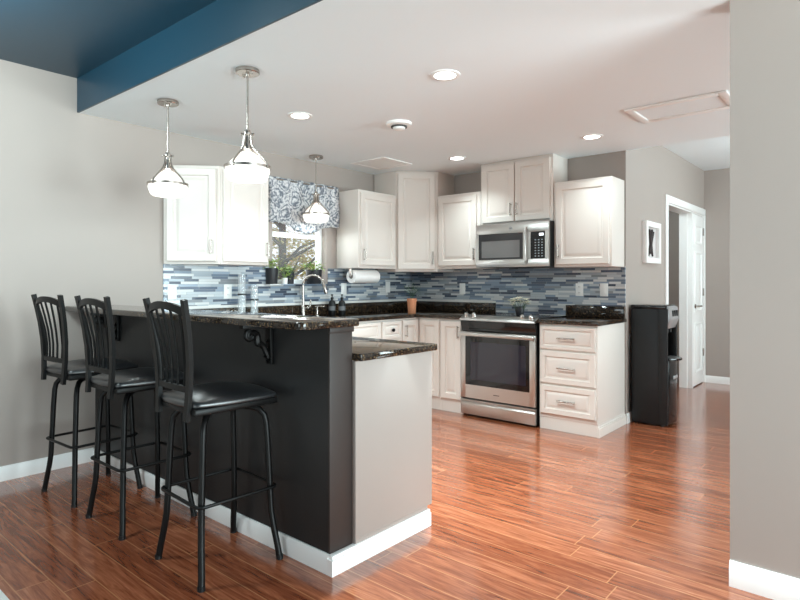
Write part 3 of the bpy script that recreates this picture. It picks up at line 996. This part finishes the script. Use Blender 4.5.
# ------------------------------------------------------------------ lamps
def make_pendant():
    root = thing('pendant_lamp', '', 'pendant lamp')
    # origin at the ceiling; z downward negative
    MB().lathe([(0, 0), (0.062, 0), (0.064, -0.004), (0.064, -0.018), (0.060, -0.022), (0.012, -0.024), (0.011, -0.034), (0, -0.034)], 36).build('canopy', M_NICKEL, root)
    for s in (-1, 1):
        MB().cyl((s * .038, 0, -.034), .006, .014, 12).build('canopy_screw', M_NICKEL, root)
    MB().cyl((0, 0, -.345), .006, .315, 12).build('rod', M_NICKEL, root)
    m = MB().lathe([(0, -.325), (.014, -.325), (.016, -.335), (.022, -.34), (.022, -.352), (.018, -.356), (.018, -.395), (.024, -.405), (.024, -.43), (.014, -.435), (0, -.435)], 28)
    for a in (0, 90, 180, 270):
        M = Matrix.Rotation(R(a + 45), 4, 'Z') @ Matrix.Translation((.018, 0, -.346)) @ Matrix.Rotation(R(90), 4, 'Y')
        m.lathe([(0, 0), (.004, 0), (.004, .008), (.007, .010), (.007, .016), (0, .018)], 10, M)
    m.build('socket', M_NICKEL, root)
    for a in (0, 90, 180, 270):
        pts = []
        for (r, z) in ((.021, -.350), (.023, -.38), (.028, -.405), (.042, -.430), (.064, -.453), (.090, -.477), (.112, -.500), (.124, -.518), (.126, -.540)):
            pts.append(Matrix.Rotation(R(a + 20), 4, 'Z') @ Vector((r, 0, z)))
        MB().tube(pts, .0056, 8).build('strap', M_NICKEL, root)
    MB().lathe([(.1165, -.520), (.1235, -.520), (.1235, -.534), (.1165, -.534)], 40, closed=True).build('band', M_NICKEL, root)
    # bell-shaped ribbed glass
    outer = [(.022, -.440), (.040, -.450), (.062, -.468), (.084, -.492), (.102, -.512), (.1145, -.524), (.1155, -.536), (.1185, -.546), (.115, -.560), (.108, -.580), (.100, -.594), (.09, -.598)]
    inner = [(r - .004, z) for r, z in outer[::-1]]
    m = MB().lathe(outer + inner, 48)
    m.build('shade', M_SHADE, root)
    MB().lathe([(0, -.445), (.014, -.447), (.020, -.470), (.030, -.495), (.032, -.515), (.024, -.538), (0, -.545)], 20).build('bulb', M_BULB, root)
    return root


proto = make_pendant()
for i, (x, y, lab) in enumerate(((-2.632, 1.815, 'nickel pendant lamp with lit glass bell, largest and central one above the bar'),
                                 (-3.465, 1.80, 'nickel pendant lamp with lit glass bell above the bar, nearest the left wall'),
                                 (-3.951, 3.452, 'small-looking nickel pendant lamp hanging before the patterned window valance'))):
    o = proto if i == 0 else copy_tree(proto)
    o.location = (x, y, ZC)
    o['label'] = lab
    o['group'] = 'pendant lamps'
    lamp('pendant_light', 'SPOT', (x, y, ZC - .612), PENDANT_POWER, WARM, shadow_soft_size=.06, spot_size=R(176), spot_blend=0.25)


def make_can():
    root = thing('recessed_light', '', 'ceiling light')
    MB().lathe([(.058, 0), (.084, 0), (.084, -.004), (.078, -.007), (.060, -.005)], 40, closed=True).build('trim_ring', M_TRIM, root)
    MB().lathe([(0, -.002), (.060, -.002), (.060, -.0045), (0, -.0045)], 36).build('lens', M_LENS, root)
    return root


proto = make_can()
for i, (x, y, lab) in enumerate(((-1.869, 2.568, 'lit recessed ceiling light, largest, right of the bar pendants'),
                                 (-3.078, 2.545, 'lit recessed ceiling light between the two bar pendants and the valance'),
                                 (-3.03, 4.35, 'lit recessed ceiling light in front of the tall corner cabinet'),
                                 (-1.78, 4.398, 'lit recessed ceiling light in front of the right end wall cabinet'))):
    o = proto if i == 0 else copy_tree(proto)
    o.location = (x, y, ZC)
    o['label'] = lab
    o['group'] = 'recessed ceiling lights'
    lamp('recessed_lamp', 'AREA', (x, y, ZC - .012), CAN_POWER[i], WARM, shape='DISK', size=.12, spread=R(115))
# unseen lamp, added to brighten the room beyond the hall doorway
t = thing('added_room_light', 'added unseen ceiling light brightening the room beyond the hall doorway', 'ceiling light', (-2.5, 6.0, ZL))
MB().lathe([(0, ZL), (.14, ZL), (.13, ZL - .05), (.07, ZL - .08), (0, ZL - .09)], 32, Matrix.Translation((-2.5, 6.0, 0))).build('shade', emitter('added_room_shade', (1, .96, .92, 1), 4), t)
lamp('added_room_lamp', 'POINT', (-2.5, 6.0, ZL - .2), 22, WARM, shadow_soft_size=.1)
# hall lamp, round the corner
t = thing('hall_ceiling_light', 'round flush ceiling light in the hall behind the right wall', 'ceiling light', (-.55, 6.4, ZL))
MB().lathe([(0, ZL), (.15, ZL), (.15, ZL - .02), (.13, ZL - .03), (0, ZL - .03)], 32, Matrix.Translation((-.55, 6.4, 0))).build('base', M_TRIM, t)
MB().lathe([(.13, ZL - .03), (.125, ZL - .06), (.08, ZL - .085), (0, ZL - .095)], 32, Matrix.Translation((-.55, 6.4, 0))).build('shade', emitter('hall_shade', (1, .95, .9, 1), 4), t)
lamp('hall_lamp', 'POINT', (-.55, 6.4, ZL - .22), HALL_POWER, WARM, shadow_soft_size=.1)

# living-room lamp, behind the photographer's left shoulder
LX, LY = -3.1, 0.35
t = thing('living_room_light', 'round flush ceiling light on the blue living room ceiling', 'ceiling light', (LX, LY, ZL))
MB().lathe([(0, ZL), (.2, ZL), (.2, ZL - .02), (.18, ZL - .03), (0, ZL - .03)], 32, Matrix.Translation((LX, LY, 0))).build('base', M_TRIM, t)
MB().lathe([(.18, ZL - .03), (.17, ZL - .07), (.1, ZL - .10), (0, ZL - .11)], 32, Matrix.Translation((LX, LY, 0))).build('shade', emitter('living_shade', (1, .96, .92, 1), 4), t)
lamp('living_lamp', 'POINT', (LX, LY, ZL - .26), LIVING_POWER, WARM, shadow_soft_size=.15)

# ------------------------------------------------------------------ ceiling fittings
t = thing('smoke_detector', 'round white smoke detector on the kitchen ceiling', 'smoke detector', (-2.682, 3.126, ZC))
M = Matrix.Translation((-2.682, 3.126, ZC))
MB().lathe([(0, 0), (.093, 0), (.093, -.008), (.088, -.018), (.064, -.024), (0, -.024)], 36, M).build('base', M_PLATE, t)
MB().lathe([(.0, -.024), (.058, -.024), (.058, -.034), (0, -.034)], 32, M).build('vent_ring', M_SLOT, t)
MB().lathe([(0, -.034), (.046, -.034), (.044, -.044), (.034, -.050), (0, -.050)], 32, M).build('sensor_cap', M_PLATE, t)

t = thing('ceiling_vent', 'square white ceiling vent before the tall corner cabinet', 'vent', (-3.70, 4.06, ZC))
w = MB()
x0, x1, y0, y1 = -3.93, -3.50, 3.87, 4.28
for (a0, a1, b0, b1) in ((x0, x0 + .04, y0, y1), (x1 - .04, x1, y0, y1), (x0 + .04, x1 - .04, y0, y0 + .04), (x0 + .04, x1 - .04, y1 - .04, y1)):
    w.box(a0, a1, b0, b1, ZC - .008, ZC, .003)
w.build('frame', M_TRIM, t)
w = MB()
for k in range(11):
    y = y0 + .06 + k * .029
    Mr = Matrix.Translation((0, y, ZC - .004)) @ Matrix.Rotation(R(-7), 4, 'X')
    w.box(x0 + .04, x1 - .04, -.0125, .0125, -.001, .001, 0, Mr)
w.build('slats', M_TRIM, t)

t = thing('attic_hatch', 'white rectangular attic hatch in the kitchen ceiling near the right wall', 'hatch', (-1.05, 4.04, ZC))
w = MB()
x0, x1, y0, y1 = -1.34, -.74, 3.85, 4.24
for (a0, a1, b0, b1) in ((x0, x0 + .05, y0, y1), (x1 - .05, x1, y0, y1), (x0 + .05, x1 - .05, y0, y0 + .05), (x0 + .05, x1 - .05, y1 - .05, y1)):
    w.box(a0, a1, b0, b1, ZC - .014, ZC, .005)
w.build('frame', M_TRIM, t)
MB().box(x0 + .05, x1 - .05, y0 + .05, y1 - .05, ZC - .005, ZC, 0).build('panel', M_CEIL, t)

# ------------------------------------------------------------------ wall plates
def plate(pos, n, label, cat, kind='outlet'):
    t = thing('wall_outlet' if kind == 'outlet' else 'light_switch', label, cat, pos, 'wall plates on the tile backsplash')
    M = face(pos, n)
    MB().box(-.036, .036, -.058, .058, 0, .006, .002, M).build('plate', M_PLATE, t)
    if kind == 'outlet':
        for s in (-1, 1):
            o = MB().box(-.017, .017, s * .027 - .016, s * .027 + .016, .005, .0075, .001, M).build('socket', M_PLATE, t)
            w = MB()
            for d in (-.006, .006):
                w.box(d - .0012, d + .0012, s * .027 - .005, s * .027 + .006, .007, .0079, 0, M)
            w.build('slots', M_SLOT, o)
    else:
        MB().box(-.016, .016, -.034, .034, .005, .009, .002, M).build('rocker', M_PLATE, t)


XT, YT = XW + .0085, YB - .0085
plate((XT, 2.190, 1.150), (1, 0, 0), 'white wall outlet on the tiles at the far left under the angled cabinet', 'outlet')
plate((XT, 2.672, 1.150), (1, 0, 0), 'white wall outlet on the tiles under the cabinet left of the window', 'outlet')
plate((XT, 3.992, 1.160), (1, 0, 0), 'white switch plate on the tiles above the two black soap bottles', 'switch', 'switch')
plate((XT, 4.652, 1.172), (1, 0, 0), 'white switch plate on the tiles right of the paper towel roll', 'switch', 'switch')
plate((-3.44, YT, 1.158), (0, -1, 0), 'white switch plate on the range wall left of the range', 'switch', 'switch')
plate((-2.156, YT, 1.158), (0, -1, 0), 'white wall outlet on the tiles right of the range, nearer the range', 'outlet')
plate((-1.930, YT, 1.158), (0, -1, 0), 'white switch plate on the tiles nearest the wall corner', 'switch', 'switch')

# ------------------------------------------------------------------ window dressing and sill plants
t = bmesh.new()
NU, NV = 60, 16
vy0, vy1 = 3.075, 3.895
gr = {}
for i in range(NU + 1):
    u = i / NU
    for j in range(NV + 1):
        v = j / NV
        y = vy0 + u * (vy1 - vy0)
        drop = 0.40 + 0.085 * math.sin(math.pi * min(1, max(0, (u - .12) / .76))) ** 2 - .02 * math.sin(math.pi * u) * 0
        ztop = 2.158 - .004 * math.sin(u * 40)
        z = ztop - drop * v
        x = XW + .035 + .012 * math.sin(u * 34 + .6 * math.sin(v * 5)) * (.5 + .5 * v) + .026 * math.sin(math.pi * v) ** 1.2 * (.6 + .4 * math.sin(u * math.pi)) + .008 * math.sin(v * 22) * (v > .45) * math.sin(math.pi * u)
        gr[i, j] = t.verts.new((x, y, z))
for i in range(NU):
    for j in range(NV):
        t.faces.new((gr[i, j], gr[i + 1, j], gr[i + 1, j + 1], gr[i, j + 1]))
# side returns to the wall
for i in (0, NU):
    e = [gr[i, j] for j in range(NV + 1)]
    b_ = [t.verts.new((XW + .003, v.co.y, v.co.z)) for v in e]
    for j in range(NV):
        t.faces.new((e[j], e[j + 1], b_[j + 1], b_[j]))
m = MB()
m.merge(t)
val = thing('valance', 'blue-grey and white patterned fabric valance over the kitchen window', 'valance', (XW, 3.45, 2.1))
vo = m.build('fabric', M_FAB, val, angle=80)
so = vo.modifiers.new('thickness', 'SOLIDIFY')
so.thickness = .003
MB().cyl((XW + .03, vy0 + .01, 2.14), .009, vy1 - vy0 - .02, 12, 'y').build('rod', M_NICKEL, val)


def leaves(m, c, n, spread, h, size, droop=.3, rnd=random):
    """sprays of small folded leaves around a centre"""
    bm = m.bm
    for _ in range(n):
        a = rnd.uniform(0, 2 * math.pi)
        rr = spread * math.sqrt(rnd.random())
        z = h * rnd.random() ** .8
        p = Vector((c[0] + rr * math.cos(a), c[1] + rr * math.sin(a), c[2] + z - droop * rr))
        d = Vector((math.cos(a + rnd.uniform(-.8, .8)), math.sin(a + rnd.uniform(-.8, .8)), rnd.uniform(-.5, .9))).normalized()
        s = d.cross(Vector((0, 0, 1))).normalized()
        up = s.cross(d)
        L = size * rnd.uniform(.7, 1.3)
        wv = L * .34
        p0, p3 = p, p + d * L
        pm = p + d * L * .45 - up * wv * .25
        q = [bm.verts.new(x) for x in (p0, pm + s * wv + up * wv * .3, p3, pm - s * wv + up * wv * .3, pm)]
        bm.faces.new((q[0], q[1], q[4]))
        bm.faces.new((q[1], q[2], q[4]))
        bm.faces.new((q[2], q[3], q[4]))
        bm.faces.new((q[3], q[0], q[4]))
    return m


def potplant(name, label, pos, r, h, mat_pot, mat_leaf, n, spread, lh, size, cat='potted plant', stems=5, group=None):
    t = thing(name, label, cat, pos, group)
    M = Matrix.Translation(pos)
    MB().lathe([(0, 0), (r * .86, 0), (r * .9, .004), (r, h), (r * .94, h), (r * .9, h - .012), (0, h - .012)], 28, M).build('pot', mat_pot, t)
    MB().lathe([(0, h - .011), (r * .9, h - .011), (r * .88, h - .006), (0, h - .004)], 20, M).build('soil', M_SOIL, t)
    s = MB()
    for k in range(stems):
        a = 2 * math.pi * k / stems
        s.tube([Vector(pos) + Vector((r * .2 * math.cos(a), r * .2 * math.sin(a), h - .008)), Vector(pos) + Vector((spread * .4 * math.cos(a), spread * .4 * math.sin(a), h + lh * .4)), Vector(pos) + Vector((spread * .7 * math.cos(a), spread * .7 * math.sin(a), h + lh * .7))], .0022, 6)
    s.build('stems', mat_leaf, t)
    leaves(MB(), (pos[0], pos[1], pos[2] + h), n, spread, lh, size).build('foliage', mat_leaf, t, recalc=False)
    return t


ZS = WZ0 + .005
SX = XW + .030
potplant('sill_plant', 'leafy green plant in black pot at the left end of the window sill', (SX, 3.100, ZS), .056, .14, M_POT, M_LEAF, 90, .075, .09, .032)
potplant('sill_plant', 'small green plant in tiny white pot between two black pots on the sill', (SX + .035, 3.215, ZS), .026, .055, M_PLATE, M_LEAF, 80, .06, .09, .028)
potplant('sill_plant', 'green plant in the smallest black pot at the middle of the sill', (SX - .01, 3.300, ZS), .046, .115, M_POT, M_LEAF, 60, .05, .05, .026)
potplant('sill_plant', 'pale green plant in the largest black pot at the right end of the sill', (SX, 3.585, ZS), .076, .135, M_POT, M_LEAF, 110, .10, .08, .032)

# ------------------------------------------------------------------ things on the counters
t = thing('faucet', 'brushed nickel gooseneck kitchen faucet below the window', 'faucet', (-4.075, 3.405, ZG1))
fx_, fy_ = -4.075, 3.405
dv = Vector((.86, .51, 0))
MB().lathe([(0, 0), (.027, 0), (.027, .006), (.02, .012), (.0175, .10), (.0155, .105), (0, .105)], 24, Matrix.Translation((fx_, fy_, ZG1))).build('base', M_NICKEL, t)
pts = [(fx_, fy_, ZG1 + .09), (fx_, fy_, ZG1 + .2), (fx_, fy_, ZG1 + .275)]
rc = .098
for k in range(1, 15):
    a = math.pi * k / 14 * .94
    o = dv * (rc - rc * math.cos(a))
    pts.append((fx_ + o.x, fy_ + o.y, ZG1 + .275 + rc * math.sin(a)))
MB().tube(pts, .0125, 14).build('spout', M_NICKEL, t)
e = Vector(pts[-1])
d_ = (Vector(pts[-1]) - Vector(pts[-2])).normalized()
MB().tube([e - d_ * .005, e + d_ * .02, e + d_ * .085, e + d_ * .09], [.0135, .0165, .0175, .014], 14).build('spray_head', M_NICKEL, t)
MB().tube([(fx_ + .01, fy_ + .012, ZG1 + .075), (fx_ + .035, fy_ + .035, ZG1 + .078), (fx_ + .045, fy_ + .045, ZG1 + .09), (fx_ + .05, fy_ + .05, ZG1 + .15)], [.012, .011, .009, .006], 12).build('lever', M_NICKEL, t)

t = thing('soap_pump', 'small nickel soap pump beside the kitchen faucet', 'soap pump', (-4.06, 3.56, ZG1))
MB().lathe([(0, 0), (.02, 0), (.02, .006), (.012, .012), (.011, .05), (.006, .055), (.006, .085), (0, .085)], 20, Matrix.Translation((-4.06, 3.56, ZG1))).build('base', M_NICKEL, t)
MB().tube([(-4.07, 3.555, ZG1 + .086), (-4.03, 3.58, ZG1 + .09), (-3.99, 3.60, ZG1 + .084)], [.009, .007, .005], 10).build('spout', M_NICKEL, t)

def bottle(pos, label):
    t = thing('soap_bottle', label, 'bottle', pos, 'black soap bottles')
    M = Matrix.Translation(pos)
    MB().lathe([(0, 0), (.029, 0), (.032, .004), (.032, .115), (.028, .128), (.013, .142), (.013, .155), (0, .155)], 24, M).build('body', M_BLACKP, t)
    MB().lathe([(0, .154), (.015, .154), (.015, .168), (.005, .170), (.005, .185), (.011, .187), (.011, .196), (0, .198)], 18, M).build('pump', M_BLACKP, t)
    MB().lathe([(.0325, .045), (.0328, .045), (.0328, .085), (.0325, .085)], 24, M, closed=True).build('paper_label', material('bottle_label', srgb(110, 110, 112), .6), t)


bottle((-4.045, 3.735, ZG1), 'black pump soap bottle on the counter, left of the pair')
bottle((-3.972, 3.795, ZG1), 'black pump soap bottle on the counter, right of the pair')

t = thing('paper_towel_holder', 'nickel paper towel holder mounted under the cabinet right of the window', 'towel holder', (-3.99, 4.1, ZB))
px_, pz_ = -3.985, ZB - .079
w = MB().box(px_ - .02, px_ + .02, 3.915, 3.921, pz_ - .012, ZB - .001, .002).box(px_ - .02, px_ + .02, 4.292, 4.298, pz_ - .012, ZB - .001, .002)
w.build('bracket', M_NICKEL, t)
MB().cyl((px_, 3.922, pz_), .008, .369, 14, 'y').build('rod', M_NICKEL, t)
t = thing('paper_towel_roll', 'white paper towel roll hanging under the cabinet right of the window', 'paper towel', (px_, 3.93, pz_))
M = Matrix.Translation((px_, 3.93, pz_)) @ Matrix.Rotation(R(-90), 4, 'X')
MB().lathe([(.022, 0), (.064, 0), (.066, .003), (.066, .345), (.064, .348), (.022, .348)], 40, M, closed=True).build('paper', M_PAPER, t)
MB().lathe([(.0185, -.001), (.0218, -.001), (.0218, .349), (.0185, .349)], 24, M, closed=True).build('core', M_CARD, t)

pt = thing('terracotta_pot', 'terracotta pot with a wispy dark plant at the counter corner', 'potted plant', (-3.64, 4.44, ZG1))
M = Matrix.Translation((-3.64, 4.44, ZG1))
MB().lathe([(0, 0), (.036, 0), (.038, .003), (.045, .118), (.049, .119), (.050, .15), (.045, .15), (.043, .138), (0, .138)], 28, M).build('pot', M_TERRA, pt)
MB().lathe([(0, .1385), (.043, .1385), (.04, .143), (0, .145)], 20, M).build('soil', M_SOIL, pt)
s = MB()
for k in range(9):
    a = 2 * math.pi * k / 9
    s.tube([(-3.64, 4.44, ZG1 + .14), (-3.64 + .03 * math.cos(a), 4.44 + .03 * math.sin(a), ZG1 + .2), (-3.64 + .08 * math.cos(a), 4.44 + .08 * math.sin(a), ZG1 + .235 + .02 * (k % 3))], .0015, 5)
s.build('stems', M_FERN, pt)
leaves(MB(), (-3.64, 4.44, ZG1 + .17), 80, .085, .12, .02, 0).build('foliage', M_FERN, pt, recalc=False)

vp = (-2.556, 4.66, .9208)
t = thing('flower_vase', 'dark vase of white flowers standing on the cooktop', 'vase', vp)
M = Matrix.Translation(vp)
MB().lathe([(0, 0), (.03, 0), (.033, .004), (.040, .05), (.038, .085), (.034, .085), (.034, .02), (0, .02)], 28, M).build('vase', M_POT, t)
fl = MB()
st = MB()
rnd = random.Random(3)
for k in range(20):
    a, rr = rnd.uniform(0, 6.28), .085 * math.sqrt(rnd.random())
    c_ = Vector(vp) + Vector((rr * math.cos(a), rr * math.sin(a), .115 + rnd.uniform(0, .06) - rr * .3))
    st.tube([Vector(vp) + Vector((rr * .2 * math.cos(a), rr * .2 * math.sin(a), .03)), c_], .0016, 5)
    for j in range(6):
        b_ = 2 * math.pi * j / 6
        d = Vector((math.cos(b_), math.sin(b_), .35)).normalized()
        s_ = Vector((-math.sin(b_), math.cos(b_), 0))
        q = [fl.bm.verts.new(c_ + x) for x in (Vector(), d * .02 + s_ * .017, d * .038, d * .02 - s_ * .017)]
        fl.bm.faces.new(q)
    fl.lathe([(0, -.006), (.006, 0), (0, .007)], 8, Matrix.Translation(c_))
fl.build('blossoms', M_PETAL, t, recalc=False)
st.build('stems', M_FERN, t)


def jar(pos, r, h, label):
    t = thing('glass_canister', label, 'glass canister', pos)
    M = Matrix.Translation(pos)
    MB().lathe([(0, 0), (r, 0), (r, h), (r - .004, h), (r - .004, .008), (0, .008)], 28, M).build('glass', M_CLEAR, t)
    MB().lathe([(r + .0004, h * .55), (r + .003, h * .55), (r + .003, h * .55 + .012), (r + .0004, h * .55 + .012)], 28, M, closed=True).build('band', M_BLACKP, t)


jar((-4.06, 2.745, ZG1), .032, .375, 'taller clear glass canister behind the bar against the tiles')
jar((-4.05, 2.86, ZG1), .032, .29, 'shorter clear glass canister behind the bar against the tiles')

# ------------------------------------------------------------------ water dispenser
t = thing('water_dispenser', 'tall black water dispenser against the hall wall', 'water dispenser', (-1.56, 5.26, 0))
X0, X1, Y0, Y1, H = -1.722, -1.425, 5.115, 5.42, 1.03
w = MB()
w.box(X0, X1 - .07, Y0, Y1, .015, H - .03, .01)
w.box(X1 - .075, X1, Y0, Y0 + .03, .015, H - .03, .006).box(X1 - .075, X1, Y1 - .03, Y1, .015, H - .03, .006)
w.build('body', M_BLACKP, t)
MB().box(X0 - .002, X1 - .01, Y0 - .003, Y1 + .003, H - .032, H, .008).build('top_panel', M_GLOSSP, t)
m = MB()
Mp = Matrix(((1, 0, 0, 0), (0, 0, -1, Y1 - .028), (0, 1, 0, 0), (0, 0, 0, 1)))
m.prism([(X1 - .07, H - .03), (X1 - .02, H - .004), (X1 + .012, H - .02), (X1 + .02, H - .12), (X1 - .01, H - .20), (X1 - .07, H - .20)], 0, Y1 - Y0 - .056, Mp, .004)
cp = m.build('control_panel', M_SILVERP, t)
w = MB()
for k in range(3):
    y = Y0 + .09 + k * .06
    w.box(X1 + .0115, X1 + .0215, y, y + .035, H - .095, H - .045, .001)
w.build('buttons', M_BLACKP, cp)
for k in range(2):
    MB().cyl((X1 - .03, Y0 + .11 + .08 * k, H - .235), .012, .04, 14).build('spout', M_BLACKP, t)
MB().box(X1 - .072, X1 - .066, Y0 + .03, Y1 - .03, .58, H - .20, .001).build('recess_back', M_GLOSSP, t)
arc = [(X1 - .07, Y0 + .03)] + [(X1 + .02 + .055 * math.sin(math.pi * k / 10), Y0 + .03 + (Y1 - Y0 - .06) * k / 10) for k in range(11)] + [(X1 - .07, Y1 - .03)]
tr = MB().prism(arc, .562, .58, bev=.003).build('drip_tray', M_GLOSSP, t)
w = MB()
for k in range(7):
    w.box(X1 - .05, X1 + .03, Y0 + .06 + k * .03, Y0 + .068 + k * .03, .58, .583)
w.build('tray_grid', M_SILVERP, tr)
arc = [(X1 - .07, Y0 + .031)] + [(X1 + .004 + .022 * math.sin(math.pi * k / 10), Y0 + .031 + (Y1 - Y0 - .062) * k / 10) for k in range(11)] + [(X1 - .07, Y1 - .031)]
dd = MB().prism(arc, .03, .56, bev=.003).build('door', M_GLOSSP, t)
MB().box(X1 + .012, X1 + .03, Y0 + .10, Y1 - .10, .40, .43, .006).build('handle', M_SILVERP, dd)
w = MB()
for x in (X0 + .03, X1 - .05):
    for y in (Y0 + .04, Y1 - .04):
        w.cyl((x, y, 0), .014, .016, 12)
w.build('foot', M_BLACKP, t)
MB().tube([(X0 + .004, Y0 + .02, .78), (X0 - .008, Y0 - .012, .77), (X0 - .012, Y0 - .016, .66), (X0 - .010, Y0 - .008, .5), (X0 - .008, Y0 - .02, .2), (X0 - .012, Y0 - .01, .095)], .004, 8).build('power_cord', M_BLACKP, t)

# ------------------------------------------------------------------ picture on the hall wall
t = thing('picture_frame', 'white box frame with dark crossed artwork on the hall wall', 'picture', (XC, 5.69, 1.6))
y0, y1, z0, z1 = 5.47, 5.905, 1.405, 1.795
Mf = face((XC + .001, y0, z0), (1, 0, 0))
W_, H_ = y1 - y0, z1 - z0
w = MB()
f_ = .05
for (a0, a1, b0, b1) in ((0, f_, 0, H_), (W_ - f_, W_, 0, H_), (f_, W_ - f_, 0, f_), (f_, W_ - f_, H_ - f_, H_)):
    w.box(a0, a1, b0, b1, 0, .045, .002, Mf)
w.build('frame', M_TRIM, t)
MB().box(f_, W_ - f_, f_, H_ - f_, 0, .008, 0, Mf).build('mat_board', material('mat_board_grey', srgb(196, 190, 188), .8), t)
ink = material('artwork_dark_wood', srgb(52, 42, 40), .7)
for pts in ([(.15, .07), (.20, .17), (.25, .32)], [(.27, .07), (.21, .17), (.17, .32)], [(.22, .09), (.215, .2), (.29, .30)]):
    MB().tube([Mf @ Vector((a, b, .014)) for a, b in pts], [.008, .018, .012], 8).build('art_stroke', ink, t)

# ------------------------------------------------------------------ living room rug, corner in view, unseen rest widened to bounce light up
tag(MB().box(-3.6, 2.6, -2.9, .698, 0.0005, .012, .004).build('rug', M_RUG), 'white rug whose edge shows at the bottom left of the floor', 'rug')

# ------------------------------------------------------------------ garden seen by the window
struct('ground_garden', MB().box(-30, XW - T - .02, -8, 26, -.75, -.7), M_GRASS, smooth=False)
rnd = random.Random(11)


def tree(x, y, h, label, n, spread, leafsize):
    t = thing('garden_tree', label, 'tree', (x, y, -.7), 'autumn trees outside the window')
    s = MB()
    s.tube([(x, y, -.7), (x + .05, y, .3), (x - .04, y + .08, 1.2), (x + .06, y, h)], [.14, .11, .08, .03], 10)
    ends = []
    for k in range(16):
        a, z = rnd.uniform(0, 6.28), rnd.uniform(.6, h * .95)
        L = rnd.uniform(.7, 1.5) * spread
        p0 = Vector((x, y, z))
        p1 = p0 + Vector((math.cos(a) * L * .5, math.sin(a) * L * .5, .12 + rnd.random() * .3))
        p2 = p0 + Vector((math.cos(a) * L, math.sin(a) * L, rnd.uniform(0, .7)))
        s.tube([p0, p1, p2], [.035, .022, .008], 6)
        ends += [p1, p2, p1.lerp(p2, .5)]
    s.build('branches', M_BARK, t)
    m = MB()
    for e in ends:
        leaves(m, e, n, .45, .5, leafsize, 0, rnd)
    m.build('foliage', M_AUT, t, recalc=False)


tree(-7.9, 6.1, 3.6, 'autumn tree with dark bare branches just outside the kitchen window', 60, .9, .075)
tree(-13.5, 12.2, 4.6, 'yellow autumn tree farther back in the garden', 90, 1.2, .12)
tree(-10.4, 7.6, 4.2, 'olive-green tree standing behind the nearest garden tree', 110, 1.1, .11)
